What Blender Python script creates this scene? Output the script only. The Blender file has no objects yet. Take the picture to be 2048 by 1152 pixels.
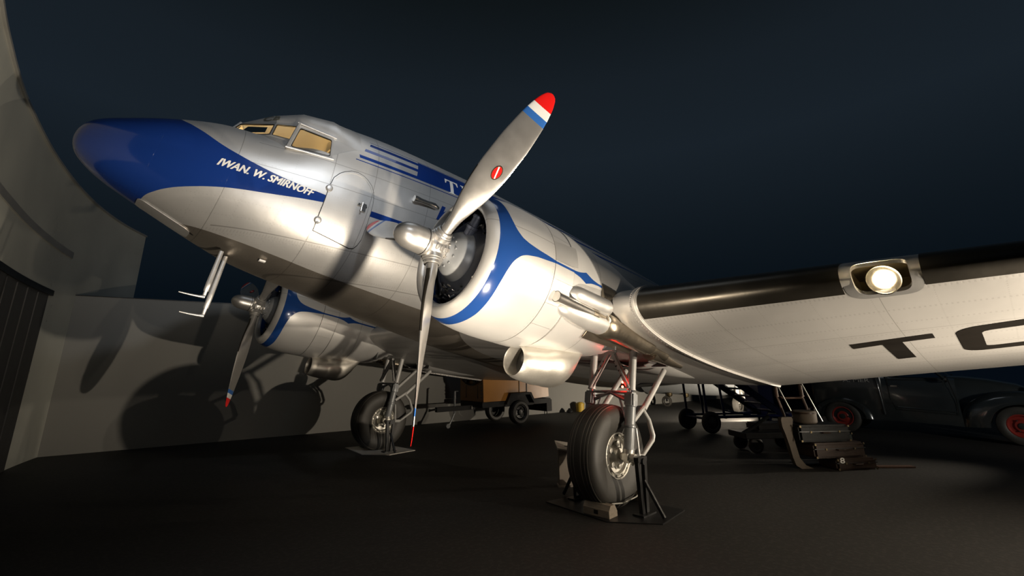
import bpy, bmesh, math, random
import numpy as np
from mathutils import Vector, Matrix
random.seed(7)
PI = math.pi
C = bpy.context.scene.collection
# ---------------------------------------------------------------- place
TH = math.radians(11.0)                 # tail-dragger sitting angle
ct, st = math.cos(TH), math.sin(TH)
HUBZ = 2.72502                          # propeller axis origin above floor
def A2W(p): return Vector((ct*p[0]+st*p[2], p[1], -st*p[0]+ct*p[2]+HUBZ))
def W2A(p):
    x, y, z = p[0], p[1], p[2]-HUBZ
    return Vector((ct*x-st*z, y, st*x+ct*z))
# ---------------------------------------------------------------- materials
def newmat(name):
    m = bpy.data.materials.new(name); m.use_nodes = True
    nt = m.node_tree; return m, nt, nt.nodes['Principled BSDF']
class X:
    """tiny node expression helper"""
    def __init__(s, nt, sock): s.nt, s.s = nt, sock
    def _op(s, op, *a):
        n = s.nt.nodes.new('ShaderNodeMath'); n.operation = op
        for i, v in enumerate((s,)+a):
            if isinstance(v, X): s.nt.links.new(v.s, n.inputs[i])
            else: n.inputs[i].default_value = v
        return X(s.nt, n.outputs[0])
    def __add__(s, o): return s._op('ADD', o)
    def __sub__(s, o): return s._op('SUBTRACT', o)
    def __mul__(s, o): return s._op('MULTIPLY', o)
    def __truediv__(s, o): return s._op('DIVIDE', o)
    def lt(s, o): return s._op('LESS_THAN', o)
    def gt(s, o): return s._op('GREATER_THAN', o)
    def abs(s): return s._op('ABSOLUTE')
    def frac(s): return s._op('FRACT')
    def max(s, o): return s._op('MAXIMUM', o)
    def min(s, o): return s._op('MINIMUM', o)
    def within(s, a, b): return s.gt(a)*s.lt(b)
    def curve(s, pts):
        x0, x1 = pts[0][0], pts[-1][0]
        y0 = min(p[1] for p in pts); y1 = max(p[1] for p in pts)
        n = s.nt.nodes.new('ShaderNodeFloatCurve')
        t = (s-x0)/(x1-x0)
        s.nt.links.new(t.s, n.inputs['Value'])
        c = n.mapping.curves[0]
        q = [((a-x0)/(x1-x0), (b-y0)/(y1-y0)) for a, b in pts]
        c.points[0].location = q[0]; c.points[1].location = q[-1]
        for a, b in q[1:-1]: c.points.new(a, b)
        for p in c.points: p.handle_type = 'AUTO_CLAMPED'
        n.mapping.update()
        return X(s.nt, n.outputs[0])*(y1-y0)+y0
def coords(nt, kind='Object'):
    t = nt.nodes.new('ShaderNodeTexCoord'); s = nt.nodes.new('ShaderNodeSeparateXYZ')
    nt.links.new(t.outputs[kind], s.inputs[0])
    return X(nt, s.outputs[0]), X(nt, s.outputs[1]), X(nt, s.outputs[2]), t.outputs[kind]
def noise(nt, vec, scale, detail=4, stretch=None):
    n = nt.nodes.new('ShaderNodeTexNoise'); n.inputs['Scale'].default_value = scale; n.inputs['Detail'].default_value = detail
    if stretch:
        mp = nt.nodes.new('ShaderNodeMapping'); mp.inputs['Scale'].default_value = stretch
        nt.links.new(vec, mp.inputs[0]); vec = mp.outputs[0]
    nt.links.new(vec, n.inputs['Vector']); return X(nt, n.outputs['Fac'])
def mix(nt, f, a, b):
    n = nt.nodes.new('ShaderNodeMix'); n.data_type = 'RGBA'
    if isinstance(f, X): nt.links.new(f.s, n.inputs[0])
    else: n.inputs[0].default_value = f
    for i, v in ((6, a), (7, b)):
        if isinstance(v, (tuple, list)): n.inputs[i].default_value = (*v[:3], 1)
        else: nt.links.new(v, n.inputs[i])
    return n.outputs[2]
def setbump(nt, b, h, strength=.2, dist=.01):
    n = nt.nodes.new('ShaderNodeBump'); n.inputs['Strength'].default_value = strength; n.inputs['Distance'].default_value = dist
    nt.links.new(h.s, n.inputs['Height']); nt.links.new(n.outputs[0], b.inputs['Normal'])
def simple(name, col, metal=0, rough=.5, var=.12, nscale=8, bump=0, coat=0, emis=None, estr=0, trans=0):
    m, nt, b = newmat(name)
    x, y, z, v = coords(nt)
    n = noise(nt, v, nscale)
    dark = tuple(c*(1-var) for c in col); lite = tuple(min(1, c*(1+var)) for c in col)
    nt.links.new(mix(nt, n, dark, lite), b.inputs['Base Color'])
    b.inputs['Metallic'].default_value = metal
    r = n*(.16)+(rough-.08); nt.links.new(r.s, b.inputs['Roughness'])
    if bump: setbump(nt, b, noise(nt, v, nscale*6), bump, .004)
    if coat: b.inputs['Coat Weight'].default_value = coat; b.inputs['Coat Roughness'].default_value = .08
    if emis: b.inputs['Emission Color'].default_value = (*emis, 1); b.inputs['Emission Strength'].default_value = estr
    if trans: b.inputs['Transmission Weight'].default_value = trans; b.inputs['IOR'].default_value = 1.1
    return m
SILV = (.60, .59, .57); BLUE = (.008, .034, .19); BLUE2 = (.012, .050, .20)
def finish_skin(nt, b, v, mask, lines, blue, rough=.36, metal=.72, base=SILV, nsc=2.2, belly_tone=None):
    n = noise(nt, v, nsc, 5); n2 = noise(nt, v, 30, 3)
    silver = mix(nt, n, tuple(c*.86 for c in base), tuple(min(1, c*1.08) for c in base))
    ln = lines
    if belly_tone is not None: silver = mix(nt, belly_tone, silver, mix(nt, n, (.32, .285, .24), (.50, .45, .385)))
    silver = mix(nt, ln*.45, silver, (.10, .09, .08))
    if mask is not None:
        nt.links.new(mix(nt, mask, silver, blue), b.inputs['Base Color'])
        mt = mask*(-metal)+metal
        if belly_tone is not None: mt = mt+belly_tone*(.88-metal)
        nt.links.new(mt.s, b.inputs['Metallic'])
        nt.links.new((mask*(-rough+.16)+rough+n*.10-.05+n2*.05).s, b.inputs['Roughness'])
        nt.links.new((mask*.6).s, b.inputs['Coat Weight'])
    else:
        nt.links.new(silver, b.inputs['Base Color']); b.inputs['Metallic'].default_value = metal
        nt.links.new((n*.12+n2*.06+(rough-.08)).s, b.inputs['Roughness'])
    n5 = noise(nt, v, 5.5, 2)
    setbump(nt, b, n*.6+n5*.35-ln*.3+n2*.03, .33, .014)
def rivets(a, b_, pitch, wa, wd):
    """dots: on line |a|<wa, along b_ with pitch"""
    return a.abs().lt(wa)*(((b_/pitch).frac()-.5).abs().lt(wd))
def lineat(c, vals, w):
    o = None
    for q in vals:
        t = (c-q).abs().lt(w); o = t if o is None else o.max(t)
    return o
def skin_fuselage():
    m, nt, b = newmat('fuselage_skin'); x, y, z, v = coords(nt)
    up = x.curve([(-2.45, 3.2), (-2.2, 2.2), (-2.165, 1.36), (-2.139, 1.265), (-2.038, 1.185), (-1.91, 1.108), (-1.729, 1.01), (-1.537, .945), (-1.321, .893), (-1.103, .856), (-.878, .835), (-.56, .822)])
    lo = x.curve([(-2.5, -1.0), (-2.235, -.3), (-2.215, .2), (-2.154, .315), (-2.08, .362), (-1.978, .41), (-1.827, .462), (-1.585, .531), (-1.411, .569), (-1.225, .602), (-1.032, .639), (-.829, .681), (-.56, .73)])
    nose = x.lt(-.575)*z.lt(up)*z.gt(lo)
    nose = nose.max(x.lt(-2.222))
    h = z-x*.08
    thin = lambda c, w, x0: (h-c).abs().lt(w)*x.gt(x0)*x.lt(2.35)
    s3 = (h-1.579).abs().lt(.027)*(x+h*.2).gt(-.31+.316)
    s2 = (h-1.724).abs().lt(.028)*(x-h*.3).gt(-.245-.517)
    s1 = (h-1.862).abs().lt(.030)*(x-h*.3).gt(-.17-.558)
    solid = h.within(1.556, 1.915)*(x-h*.15).gt(.545-.26)*x.lt(2.35)
    deco = thin(1.505, .007, -.35).max(thin(1.93, .005, -.17)).max(s3).max(s2).max(s1).max(solid)
    stripe = (z-x*.05-.803).abs().lt(.038)*x.gt(0.0)
    mask = nose.max(deco).max(stripe)
    ln = lineat(x, (-2.222, -1.55, -.575, -.05, .75, 1.5, 2.3, 3.1, 4.2, 5.4), .004)
    ln = ln.max(lineat(h, (1.33, 1.02), .004)*x.gt(-1.4)).max(lineat(h, (.30, -.03), .005)*x.gt(-1.5))
    rv = rivets((x/.39).frac()-.5, z, .032, .014, .16)
    rv = rv.max(rivets(((z-x*.08)/.16).frac()-.5, x, .035, .03, .16)*z.lt(.95))
    rv = rv.max(rivets((h-.0), x, .03, .012, .22)).max(rivets(h-.27, x, .03, .012, .22))
    chine = x.curve([(-2.3, .26), (-1.6, .15), (-1.16, .09), (-.67, .04), (-.17, -.005), (1.25, -.09), (3, -.13)])
    belly_tone = z.lt(chine)*x.gt(-2.2)  # darker, browner and more metallic below the chine line
    finish_skin(nt, b, v, mask, ln.max(rv*.22), BLUE, rough=.40, metal=.62, belly_tone=belly_tone)
    return m
def skin_nacelle():
    m, nt, b = newmat('nacelle_skin'); x, y, z, v = coords(nt)
    az = (z-.04).abs()
    xb = az.curve([(0, 1.25), (.012, .98), (.025, .85), (.05, .64), (.085, .52), (.12, .475), (.17, .435), (.215, .415), (.31, .392), (.45, .383), (.61, .383), (.74, .36)])
    band = x.gt(.268)*x.lt(xb)
    line = az.lt(.013)*x.within(.8, 2.35)
    d = (x-1.46).abs()
    dia = (az+.0).lt(d.curve([(0, .062), (.05, .045), (.12, .026), (.25, .010), (.30, 0)]))*d.lt(.28)
    mask = band.max(line).max(dia)
    ln = lineat(x, (.95, 1.245, 1.745), .005).max(lineat(z, (.235,), .004)*x.lt(1.0))
    rv = rivets((x-.92).abs().min((x-1.72).abs()), z, .03, .008, .2).max(rivets((x/.5).frac()-.5, z, .035, .012, .18)*x.gt(1.3))
    finish_skin(nt, b, v, mask, ln.max(rv*.2), BLUE2, rough=.40, metal=.50)
    return m
def skin_wing():
    m, nt, b = newmat('wing_skin'); x, y, z, v = coords(nt)
    yo = (y.abs()-3.758).max(0)
    xs = (x-1.957-yo*.273)                      # chordwise distance from leading edge
    f = xs/(yo*-.258+4.3)
    ln = lineat(f, (.30, .52, .74), .0012)
    ln = ln.max(lineat((yo/1.3).frac(), (.5,), .002))
    rv = rivets((f*11).frac()-.5, y, .035, .05, .2)
    rv = rv.max(rivets((yo/.42).frac()-.5, x, .035, .012, .2)*f.lt(.55))
    dense = rivets((x/.045).frac()-.5, y, .045, .17, .17)*yo.within(.01, .55)*((xs/1.4).frac()-yo*.9).gt(0)
    finish_skin(nt, b, v, None, ln.max(rv*.3).max(dense*.35), BLUE, rough=.43, metal=.45, base=(.66, .64, .61), nsc=1.2)
    return m
M = {}
def materials():
    M['fus'] = skin_fuselage(); M['nac'] = skin_nacelle(); M['wing'] = skin_wing()
    M['silver'] = simple('silver_paint', (.60, .59, .57), .7, .38, .1, 5, .15)
    M['polish'] = simple('polished_aluminium', (.74, .71, .66), .95, .24, .1, 6, .15)
    M['prop'] = simple('propeller_metal', (.62, .60, .57), .8, .36, .12, 9, .1)
    M['exh'] = simple('heat_stained_steel', (.40, .345, .27), .95, .30, .35, 5, .5)
    M['boot'] = simple('black_rubber_boot', (.075, .067, .054), .75, .34, .3, 4, .15)
    M['tyre'] = simple('tyre_rubber', (.030, .0275, .023), 0, .58, .3, 6, .15)
    M['tyreline'] = simple('tyre_seam', (.16, .15, .13), 0, .5)
    M['white'] = simple('gear_white_paint', (.42, .415, .40), .1, .38, .08, 12)
    M['grey'] = simple('gear_grey_paint', (.20, .21, .215), .2, .4, .15, 12)
    M['gearmet'] = simple('cast_magnesium', (.55, .53, .48), .75, .35, .25, 20, .3)
    M['chrome'] = simple('chrome', (.8, .8, .8), 1, .08, .02)
    M['black'] = simple('black_steel', (.012, .012, .012), .3, .4, .2)
    M['matt'] = simple('matt_black_paint', (.007, .007, .007), 0, .75)
    M['satin'] = simple('satin_aluminium', (.66, .63, .57), .85, .42, .12, 7, .25)
    M['well'] = simple('wheel_well_interior', (.10, .10, .10), .2, .55, .3)
    M['engine'] = simple('engine_dark_metal', (.045, .045, .045), .6, .4, .4, 20, .4)
    M['engblue'] = simple('engine_baffle_blue_grey', (.075, .085, .115), .2, .42, .2)
    M['enggrey'] = simple('engine_nose_case_grey', (.25, .26, .27), .1, .4, .06)
    M['red'] = simple('red_paint', (.75, .012, .01), 0, .35, .05)
    M['tipwhite'] = simple('white_paint', (.78, .77, .73), 0, .4, .05)
    M['tipblue'] = simple('blue_tip_paint', (.03, .13, .42), 0, .35, .05)
    M['livblue'] = simple('livery_blue', BLUE, 0, .25, .1, 4, 0, .4)
    M['regblack'] = simple('registration_black', (.018, .015, .012), .2, .4, .3, 3)
    M['grayink'] = simple('faded_grey_lettering', (.10, .10, .08), .1, .5)
    M['smoke'] = simple('dark_vent', (.03, .03, .03), 0, .6)
    M['cream'] = simple('cockpit_lining', (.80, .68, .45), .1, .35, .1, 6, .2)
    M['glass'] = glass('window_glass', (.95, .93, .88), .02)
    M['wood'] = wood('chock_wood', (.24, .20, .15)); M['rope'] = simple('rope', (.35, .34, .30), 0, .8, .2, 60, .5)
    M['orange'] = simple('orange_enamel', (.34, .145, .02), .0, .4, .18, 3, .1)
    M['yellow'] = simple('yellow_plastic', (.5, .33, .04), 0, .4)
    M['navy'] = simple('navy_enamel', (.012, .017, .075), .1, .35, .2, 4)
    M['navydark'] = simple('shaded_navy', (.004, .006, .028), 0, .8, .2, 4)  # navy copy darkened to stand in for shade on these stair parts
    M['van'] = simple('black_green_car_paint', (.022, .026, .027), .1, .22, .2, 4, 0, .9)
    M['wheelred'] = simple('red_wheel_enamel', (.22, .022, .016), .1, .35, .2, 8)
    M['leather'] = simple('black_leather', (.004, .005, .0045), 0, .5, .3, 30, .4)
    M['brown'] = simple('brown_leather', (.032, .018, .011), 0, .42, .35, 14, .3)
    M['tan'] = simple('tan_canvas', (.085, .068, .05), 0, .6, .2, 40, .3)
    M['green'] = simple('dark_green_canvas', (.015, .024, .019), 0, .5, .2, 30)
    M['brass'] = simple('brass', (.12, .095, .055), 1, .5)
    M['oak'] = wood('varnished_wood', (.10, .05, .028))
    M['panel'] = simple('information_panel_white', (.40, .37, .32), 0, .4, .1)
    M['stand'] = simple('information_stand_beige', (.20, .17, .14), 0, .5, .1)
    M['drab'] = simple('arched_wall_green_grey', (.50, .50, .44), .1, .30, .25, .8, .12)
    M['strip'] = simple('arched_wall_metal_strip', (.42, .41, .38), .5, .35, .2, 2)
    M['redlamp'] = simple('red_indicator', (.8, .01, .01), 0, .3, 0, 1, 0, 0, (1, .02, .01), 90)
    M['reddim'] = simple('red_marker', (.8, .01, .01), 0, .3, 0, 1, 0, 0, (1, .02, .01), 4)
    M['bulb'] = simple('landing_lamp_filament', (1, .9, .7), 0, .3, 0, 1, 0, 0, (1, .83, .58), 60)
    M['reflect'] = simple('lamp_reflector', (.9, .85, .75), 1, .18, .02)
    for k in ('brown', 'leather', 'tan', 'green', 'navydark'): M[k].node_tree.nodes['Principled BSDF'].inputs['Specular IOR Level'].default_value = .2
    M['concrete'] = floor_mat(); M['wall'] = wall_mat()
def glass(name, col, rough):
    m, nt, b = newmat(name)
    b.inputs['Base Color'].default_value = (*col, 1); b.inputs['Roughness'].default_value = rough
    b.inputs['Transmission Weight'].default_value = 1; b.inputs['IOR'].default_value = 1.12
    return m
def wood(name, col):
    m, nt, b = newmat(name); x, y, z, v = coords(nt)
    n = noise(nt, v, 3, 6, (2, 14, 14))
    nt.links.new(mix(nt, n, tuple(c*.5 for c in col), tuple(c*1.4 for c in col)), b.inputs['Base Color'])
    b.inputs['Roughness'].default_value = .6; setbump(nt, b, n, .3, .004); return m
def floor_mat():
    m, nt, b = newmat('dark_asphalt_floor'); x, y, z, v = coords(nt)
    n1 = noise(nt, v, .35, 5); n2 = noise(nt, v, 22, 6); n3 = noise(nt, v, 90, 3)
    c = mix(nt, n1, (.006, .0054, .0046), (.0115, .0105, .009))
    c = mix(nt, n2.gt(.55)*.6, c, (.026, .0235, .020))
    nt.links.new(c, b.inputs['Base Color']); b.inputs['Roughness'].default_value = .72
    nt.links.new((n1*.2+.6).s, b.inputs['Roughness'])
    setbump(nt, b, n2*.7+n3*.5, .5, .006); return m
def wall_mat():
    m, nt, b = newmat('white_plaster_wall'); x, y, z, v = coords(nt)
    n1 = noise(nt, v, .5, 3)
    c = mix(nt, n1, (.19, .188, .173), (.235, .23, .213))
    nt.links.new(c, b.inputs['Base Color']); b.inputs['Roughness'].default_value = .8
    return m
# ---------------------------------------------------------------- mesh helpers
class MB:
    def __init__(s): s.v = []; s.f = []; s.m = []
    def add(s, v, f, m=0):
        o = len(s.v); s.v += [tuple(q) for q in v]; s.f += [tuple(i+o for i in q) for q in f]; s.m += [m]*len(f); return s
    def box(s, c, size, rot=None, m=0, bev=0):
        hx, hy, hz = [q/2 for q in size]
        if bev:
            bm = bmesh.new(); bmesh.ops.create_cube(bm, size=1)
            bmesh.ops.scale(bm, vec=size, verts=bm.verts)
            bmesh.ops.bevel(bm, geom=list(bm.edges), offset=bev, segments=2, affect='EDGES')
            bm.verts.ensure_lookup_table(); vs = [v.co.copy() for v in bm.verts]; fs = [[v.index for v in f.verts] for f in bm.faces]; bm.free()
        else:
            vs = [Vector((a*hx, b*hy, d*hz)) for a in (-1, 1) for b in (-1, 1) for d in (-1, 1)]
            fs = [(0, 1, 3, 2), (4, 6, 7, 5), (0, 4, 5, 1), (2, 3, 7, 6), (0, 2, 6, 4), (1, 5, 7, 3)]
        if rot is not None: vs = [rot @ q for q in vs]
        return s.add([q+Vector(c) for q in vs], fs, m)
    def ring_loft(s, rings, closed=True, cap=(True, True), m=0):
        n = len(rings[0]); vs = [p for r in rings for p in r]; fs = []
        for i in range(len(rings)-1):
            for j in range(n if closed else n-1):
                a = i*n+j; b = i*n+(j+1) % n; fs.append((a, b, b+n, a+n))
        if cap[0] and closed: fs.append(tuple(range(n))[::-1])
        if cap[1] and closed: fs.append(tuple((len(rings)-1)*n+k for k in range(n)))
        return s.add(vs, fs, m)
    def tube(s, pts, r, seg=12, m=0, cap=True, flat=1.0):
        pts = [Vector(p) for p in pts]; rs = r if isinstance(r, (list, tuple)) else [r]*len(pts)
        rings = []; up = None
        for i, p in enumerate(pts):
            d = (pts[min(i+1, len(pts)-1)]-pts[max(i-1, 0)]).normalized()
            if up is None: up = Vector((0, 0, 1)) if abs(d.z) < .9 else Vector((0, 1, 0))
            a = d.cross(up).normalized(); up = a.cross(d).normalized()
            rings.append([p+(a*math.cos(t)+up*math.sin(t)*flat)*rs[i] for t in [2*PI*k/seg for k in range(seg)]])
        return s.ring_loft(rings, True, (cap, cap), m)
    def lathe(s, prof, o, axis, seg=32, m=0, closedprof=False):
        """prof: list of (distance along axis, radius[, mat])"""
        ax = Vector(axis).normalized(); t = Vector((0, 0, 1)) if abs(ax.z) < .9 else Vector((1, 0, 0))
        a = ax.cross(t).normalized(); b = a.cross(ax); o = Vector(o)
        rings = [[o+ax*p[0]+(a*math.cos(q)+b*math.sin(q))*p[1] for q in [2*PI*k/seg for k in range(seg)]] for p in prof]
        if closedprof: rings.append(rings[0])
        n = seg
        for i in range(len(rings)-1):
            mm = prof[i][2] if len(prof[i]) > 2 else m
            s.ring_loft([rings[i], rings[i+1]], True, (False, False), mm)
        return s
    def prism(s, poly, axis, d0, d1, m=0):
        """poly: 2D points in the plane perpendicular to axis ('x','y','z')"""
        def P(p, d):
            return {'x': (d, p[0], p[1]), 'y': (p[0], d, p[1]), 'z': (p[0], p[1], d)}[axis]
        return s.ring_loft([[P(p, d0) for p in poly], [P(p, d1) for p in poly]], True, (True, True), m)
    def build(s, name, mats, parent=None, smooth=True, merge=True, auto=35, loc=None):
        me = bpy.data.meshes.new(name); me.from_pydata(s.v, [], s.f)
        if not isinstance(mats, (list, tuple)): mats = [mats]
        for q in mats: me.materials.append(M[q] if isinstance(q, str) else q)
        me.polygons.foreach_set('material_index', s.m)
        bm = bmesh.new(); bm.from_mesh(me)
        if merge: bmesh.ops.remove_doubles(bm, verts=bm.verts, dist=1e-5)
        bmesh.ops.recalc_face_normals(bm, faces=bm.faces)
        if smooth:
            lim = math.radians(auto)
            for f in bm.faces: f.smooth = True
            for e in bm.edges:
                e.smooth = len(e.link_faces) == 2 and e.calc_face_angle(0) < lim
        bm.to_mesh(me); bm.free()
        o = bpy.data.objects.new(name, me); C.objects.link(o)
        if parent is not None: o.parent = parent
        if loc is not None: o.location = loc
        return o
def empty(name, loc=(0, 0, 0), rot=(0, 0, 0)):
    o = bpy.data.objects.new(name, None); C.objects.link(o); o.location = loc; o.rotation_euler = rot; o.empty_display_size = .2; return o
def tag(o, label=None, cat=None, group=None, kind=None):
    if label: o['label'] = label
    if cat: o['category'] = cat
    if group: o['group'] = group
    if kind: o['kind'] = kind
    return o
def shell(o, t):
    md = o.modifiers.new('thickness', 'SOLIDIFY'); md.thickness = t; md.offset = -1; return o
def pchip(xs, ys, q):
    xs = np.array(xs, float); ys = np.array(ys, float); h = np.diff(xs); d = np.diff(ys)/h; m = np.zeros_like(ys)
    for i in range(1, len(xs)-1):
        if d[i-1]*d[i] > 0:
            w1 = 2*h[i]+h[i-1]; w2 = h[i]+2*h[i-1]; m[i] = (w1+w2)/(w1/d[i-1]+w2/d[i])
    m[0] = d[0]; m[-1] = d[-1]; q = np.atleast_1d(np.array(q, float))
    i = np.clip(np.searchsorted(xs, q)-1, 0, len(xs)-2); t = (q-xs[i])/h[i]
    return (2*t**3-3*t**2+1)*ys[i]+(t**3-2*t**2+t)*h[i]*m[i]+(-2*t**3+3*t**2)*ys[i+1]+(t**3-t**2)*h[i]*m[i+1]
# ---------------------------------------------------------------- fuselage surface (aircraft frame: x aft, y starboard, z up, origin between the propellers)
SX = [-2.905, -2.898, -2.88, -2.84, -2.78, -2.6, -2.2, -1.7, -1.4, -1.1, -.8, -.63, -.3, 1.0, 2.6, 4.5, 6.5, 9, 12, 15, 16.7]
HW = [.01, .07, .125, .19, .255, .40, .62, .82, .905, .975, 1.035, 1.063, 1.108, 1.2, 1.24, 1.25, 1.24, 1.1, .8, .4, .15]
ZC = [.80, .80, .80, .80, .80, .79, .82, .87, .90, .935, .97, .987, 1.02, 1.15, 1.25, 1.3, 1.3, 1.4, 1.6, 1.9, 2.0]
ZT = [.81, .865, .92, .985, 1.04, 1.146, 1.349, 1.525, 1.565, 1.68, 1.98, 2.14, 2.29, 2.417, 2.491, 2.524, 2.53, 2.54, 2.54, 2.5, 2.2]
ZB = [.79, .735, .68, .615, .56, .455, .313, .149, .055, -.025, -.07, -.09, -.125, -.289, -.415, -.45, -.35, .05, .7, 1.3, 1.8]
NT, NB = 2.15, 2.3
def fus_par(x):
    return [float(pchip(SX, a, x)[0]) for a in (ZT, ZB, HW, ZC)]
_fc = {}
def fus_y(x, z):
    k = round(x, 3)
    if k not in _fc: _fc[k] = fus_par(x)
    T, B, W, Z = _fc[k]
    if z >= Z: q = min(1, (z-Z)/(T-Z)); return W*max(0, 1-q**NT)**(1/NT)
    q = min(1, (Z-z)/(Z-B)); return W*max(0, 1-q**NB)**(1/NB)
def fus_norm(x, z, side=-1):
    e = .004
    y = fus_y(x, z); dx = (fus_y(x+e, z)-fus_y(x-e, z))/(2*e); dz = (fus_y(x, z+e)-fus_y(x, z-e))/(2*e)
    return Vector((-dx, side, -dz)).normalized()
def fus_pt(x, z, off=.004, side=-1):
    n = fus_norm(x, z, side); return Vector((x, side*fus_y(x, z), z))+n*off
def tess(polys, step):
    """2D polygons (with holes as extra loops) -> cut into a fine grid; returns verts2d, faces"""
    bm = bmesh.new()
    for vs, fs in polys:
        bv = [bm.verts.new((p[0], p[1], 0)) for p in vs]
        for f in fs:
            try: bm.faces.new([bv[i] for i in f])
            except ValueError: pass
    if not bm.verts: return [], []
    for ax in (0, 1):
        lo = min(v.co[ax] for v in bm.verts); hi = max(v.co[ax] for v in bm.verts)
        q = math.floor(lo/step)*step+step
        while q < hi:
            co = [0, 0, 0]; co[ax] = q; no = [0, 0, 0]; no[ax] = 1
            bmesh.ops.bisect_plane(bm, geom=bm.verts[:]+bm.edges[:]+bm.faces[:], plane_co=co, plane_no=no, dist=1e-6)
            q += step
    bm.verts.index_update()
    V = [(v.co.x, v.co.y) for v in bm.verts]; F = [[v.index for v in f.verts] for f in bm.faces]; bm.free(); return V, F
def drape(name, polys, fn, mat, parent, step=.06, thick=0, off=.004):
    V, F = tess(polys, step); mb = MB()
    if thick:
        n = len(V); top = [fn(a, b, off+thick) for a, b in V]; bot = [fn(a, b, off-.002) for a, b in V]
        edges = {}
        for f in F:
            for i in range(len(f)):
                e = (f[i], f[(i+1) % len(f)]); k = tuple(sorted(e)); edges.setdefault(k, []).append(e)
        side = [(e[0][0], e[0][1], e[0][1]+n, e[0][0]+n) for e in edges.values() if len(e) == 1]
        mb.add(top+bot, F+side)
    else: mb.add([fn(a, b, off) for a, b in V], F)
    return mb.build(name, mat, parent, auto=50)
def ngon(pts): return [(pts, [tuple(range(len(pts)))])]
def rrect(x0, x1, z0, z1, r, n=5):
    o = []
    for cx, cz, a0 in ((x1-r, z1-r, 0), (x0+r, z1-r, 90), (x0+r, z0+r, 180), (x1-r, z0+r, 270)):
        for k in range(n+1):
            a = math.radians(a0+90*k/n); o.append((cx+r*math.cos(a), cz+r*math.sin(a)))
    return o
def ringpoly(outer, inner):
    n = len(outer); return [(outer+inner, [(i, (i+1) % n, n+(i+1) % n, n+i) for i in range(n)])]
def text_poly(txt, p0, p1, height, shear=0, bold=0.0, flip=False, fat=0):
    """text as 2D polygons laid from p0 to p1 (baseline) in the (x,z) plane; returns polys for tess"""
    cu = bpy.data.curves.new('t', 'FONT'); cu.body = txt; cu.offset = bold; cu.shear = shear; cu.resolution_u = 3
    o = bpy.data.objects.new('t', cu); C.objects.link(o)
    dg = bpy.context.evaluated_depsgraph_get(); me = bpy.data.meshes.new_from_object(o.evaluated_get(dg))
    vs = [v.co.copy() for v in me.vertices]; fs = [tuple(p.vertices) for p in me.polygons]
    bpy.data.objects.remove(o); bpy.data.meshes.remove(me); bpy.data.curves.remove(cu)
    x0 = min(v.x for v in vs); x1 = max(v.x for v in vs); y0 = min(v.y for v in vs); y1 = max(v.y for v in vs)
    ux, uz = p1[0]-p0[0], p1[1]-p0[1]; L = math.hypot(ux, uz); nx, nz = -uz/L, ux/L
    if flip: nx, nz = -nx, -nz
    out = [(p0[0]+ux*(v.x-x0)/(x1-x0)+nx*height*(v.y-y0)/(y1-y0), p0[1]+uz*(v.x-x0)/(x1-x0)+nz*height*(v.y-y0)/(y1-y0)) for v in vs]
    return [([(a+dx, b+dz) for a, b in out], fs) for dx, dz in (((0, 0), (fat, 0), (-fat, 0), (fat*.5, fat*.6), (-fat*.5, -fat*.6)) if fat else ((0, 0),))]
exec_parts = []
# ---------------------------------------------------------------- airplane
ROOTW = Vector((2.5583, 0, 0))
def build_fuselage(root):
    xs = sorted(set([-2.905, -2.9035, -2.901, -2.898, -2.893, -2.887, -2.88, -2.87, -2.86, -2.85, -2.84]+[-2.905+(16.7+2.905)*(i/130)**1.9 for i in range(131)]+[-1.9+.03*i for i in range(62)]))
    xs = [q for i, q in enumerate(xs) if i == 0 or q-xs[i-1] > .0012]
    rings = []
    for x in xs:
        T, B, W, Z = fus_par(x); r = []
        for j in range(112):
            a = 2*PI*j/112; c, s = math.cos(a), math.sin(a); k = 2/NT if s >= 0 else 2/NB
            yy = math.copysign(abs(c)**k, c); zz = math.copysign(abs(s)**k, s)
            r.append((x, W*yy, Z+(T-Z)*zz if zz >= 0 else Z+(Z-B)*zz))
        rings.append(r)
    mb = MB(); mb.ring_loft(rings)
    o = mb.build('fuselage', 'fus', root, auto=60)
    # cockpit opening
    S = CAN['S']; foot = [(p[0], p[1]*.985) for p in S]+[(p[0], -p[1]*.985) for p in S[::-1] if abs(p[1]) > .01]
    cut = MB().prism(foot, 'z', .95, 3.2).build('cut', 'cream', None, smooth=False)
    md = o.modifiers.new('b', 'BOOLEAN'); md.operation = 'DIFFERENCE'; md.object = cut; md.solver = 'EXACT'; md.material_mode = 'TRANSFER'
    par = o.parent; o.parent = None
    cut2 = MB().box((-1.33, 0, 1.5), (.0, .0, .0))
    bpy.context.view_layer.update()
    dg = bpy.context.evaluated_depsgraph_get(); me = bpy.data.meshes.new_from_object(o.evaluated_get(dg), depsgraph=dg)
    me.name = 'fuselage'; o.modifiers.clear(); o.data = me; o.parent = par
    bpy.data.objects.remove(cut)
    return o
CAN = {}
def canopy_points():
    def on(x, z): return (x, -fus_y(x, z), z)
    CAN['S'] = [(-1.70, 0, 1.50), (-1.305, -.70, 1.42), (-1.105, -.87, 1.38), on(-.63, 1.33), on(-.30, 1.62)]
    CAN['H'] = [(-1.571, 0, 1.772), (-1.28, -.62, 1.655), (-1.058, -.80, 1.681), (-.655, -.925, 1.655), on(-.30, 1.63)]
    T = fus_par(-.30)[0]
    CAN['R'] = [(-1.565, 0, 1.776), (-1.33, 0, 1.90), (-1.0, 0, 2.10), (-.66, 0, 2.19), (-.30, 0, T)]
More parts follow.
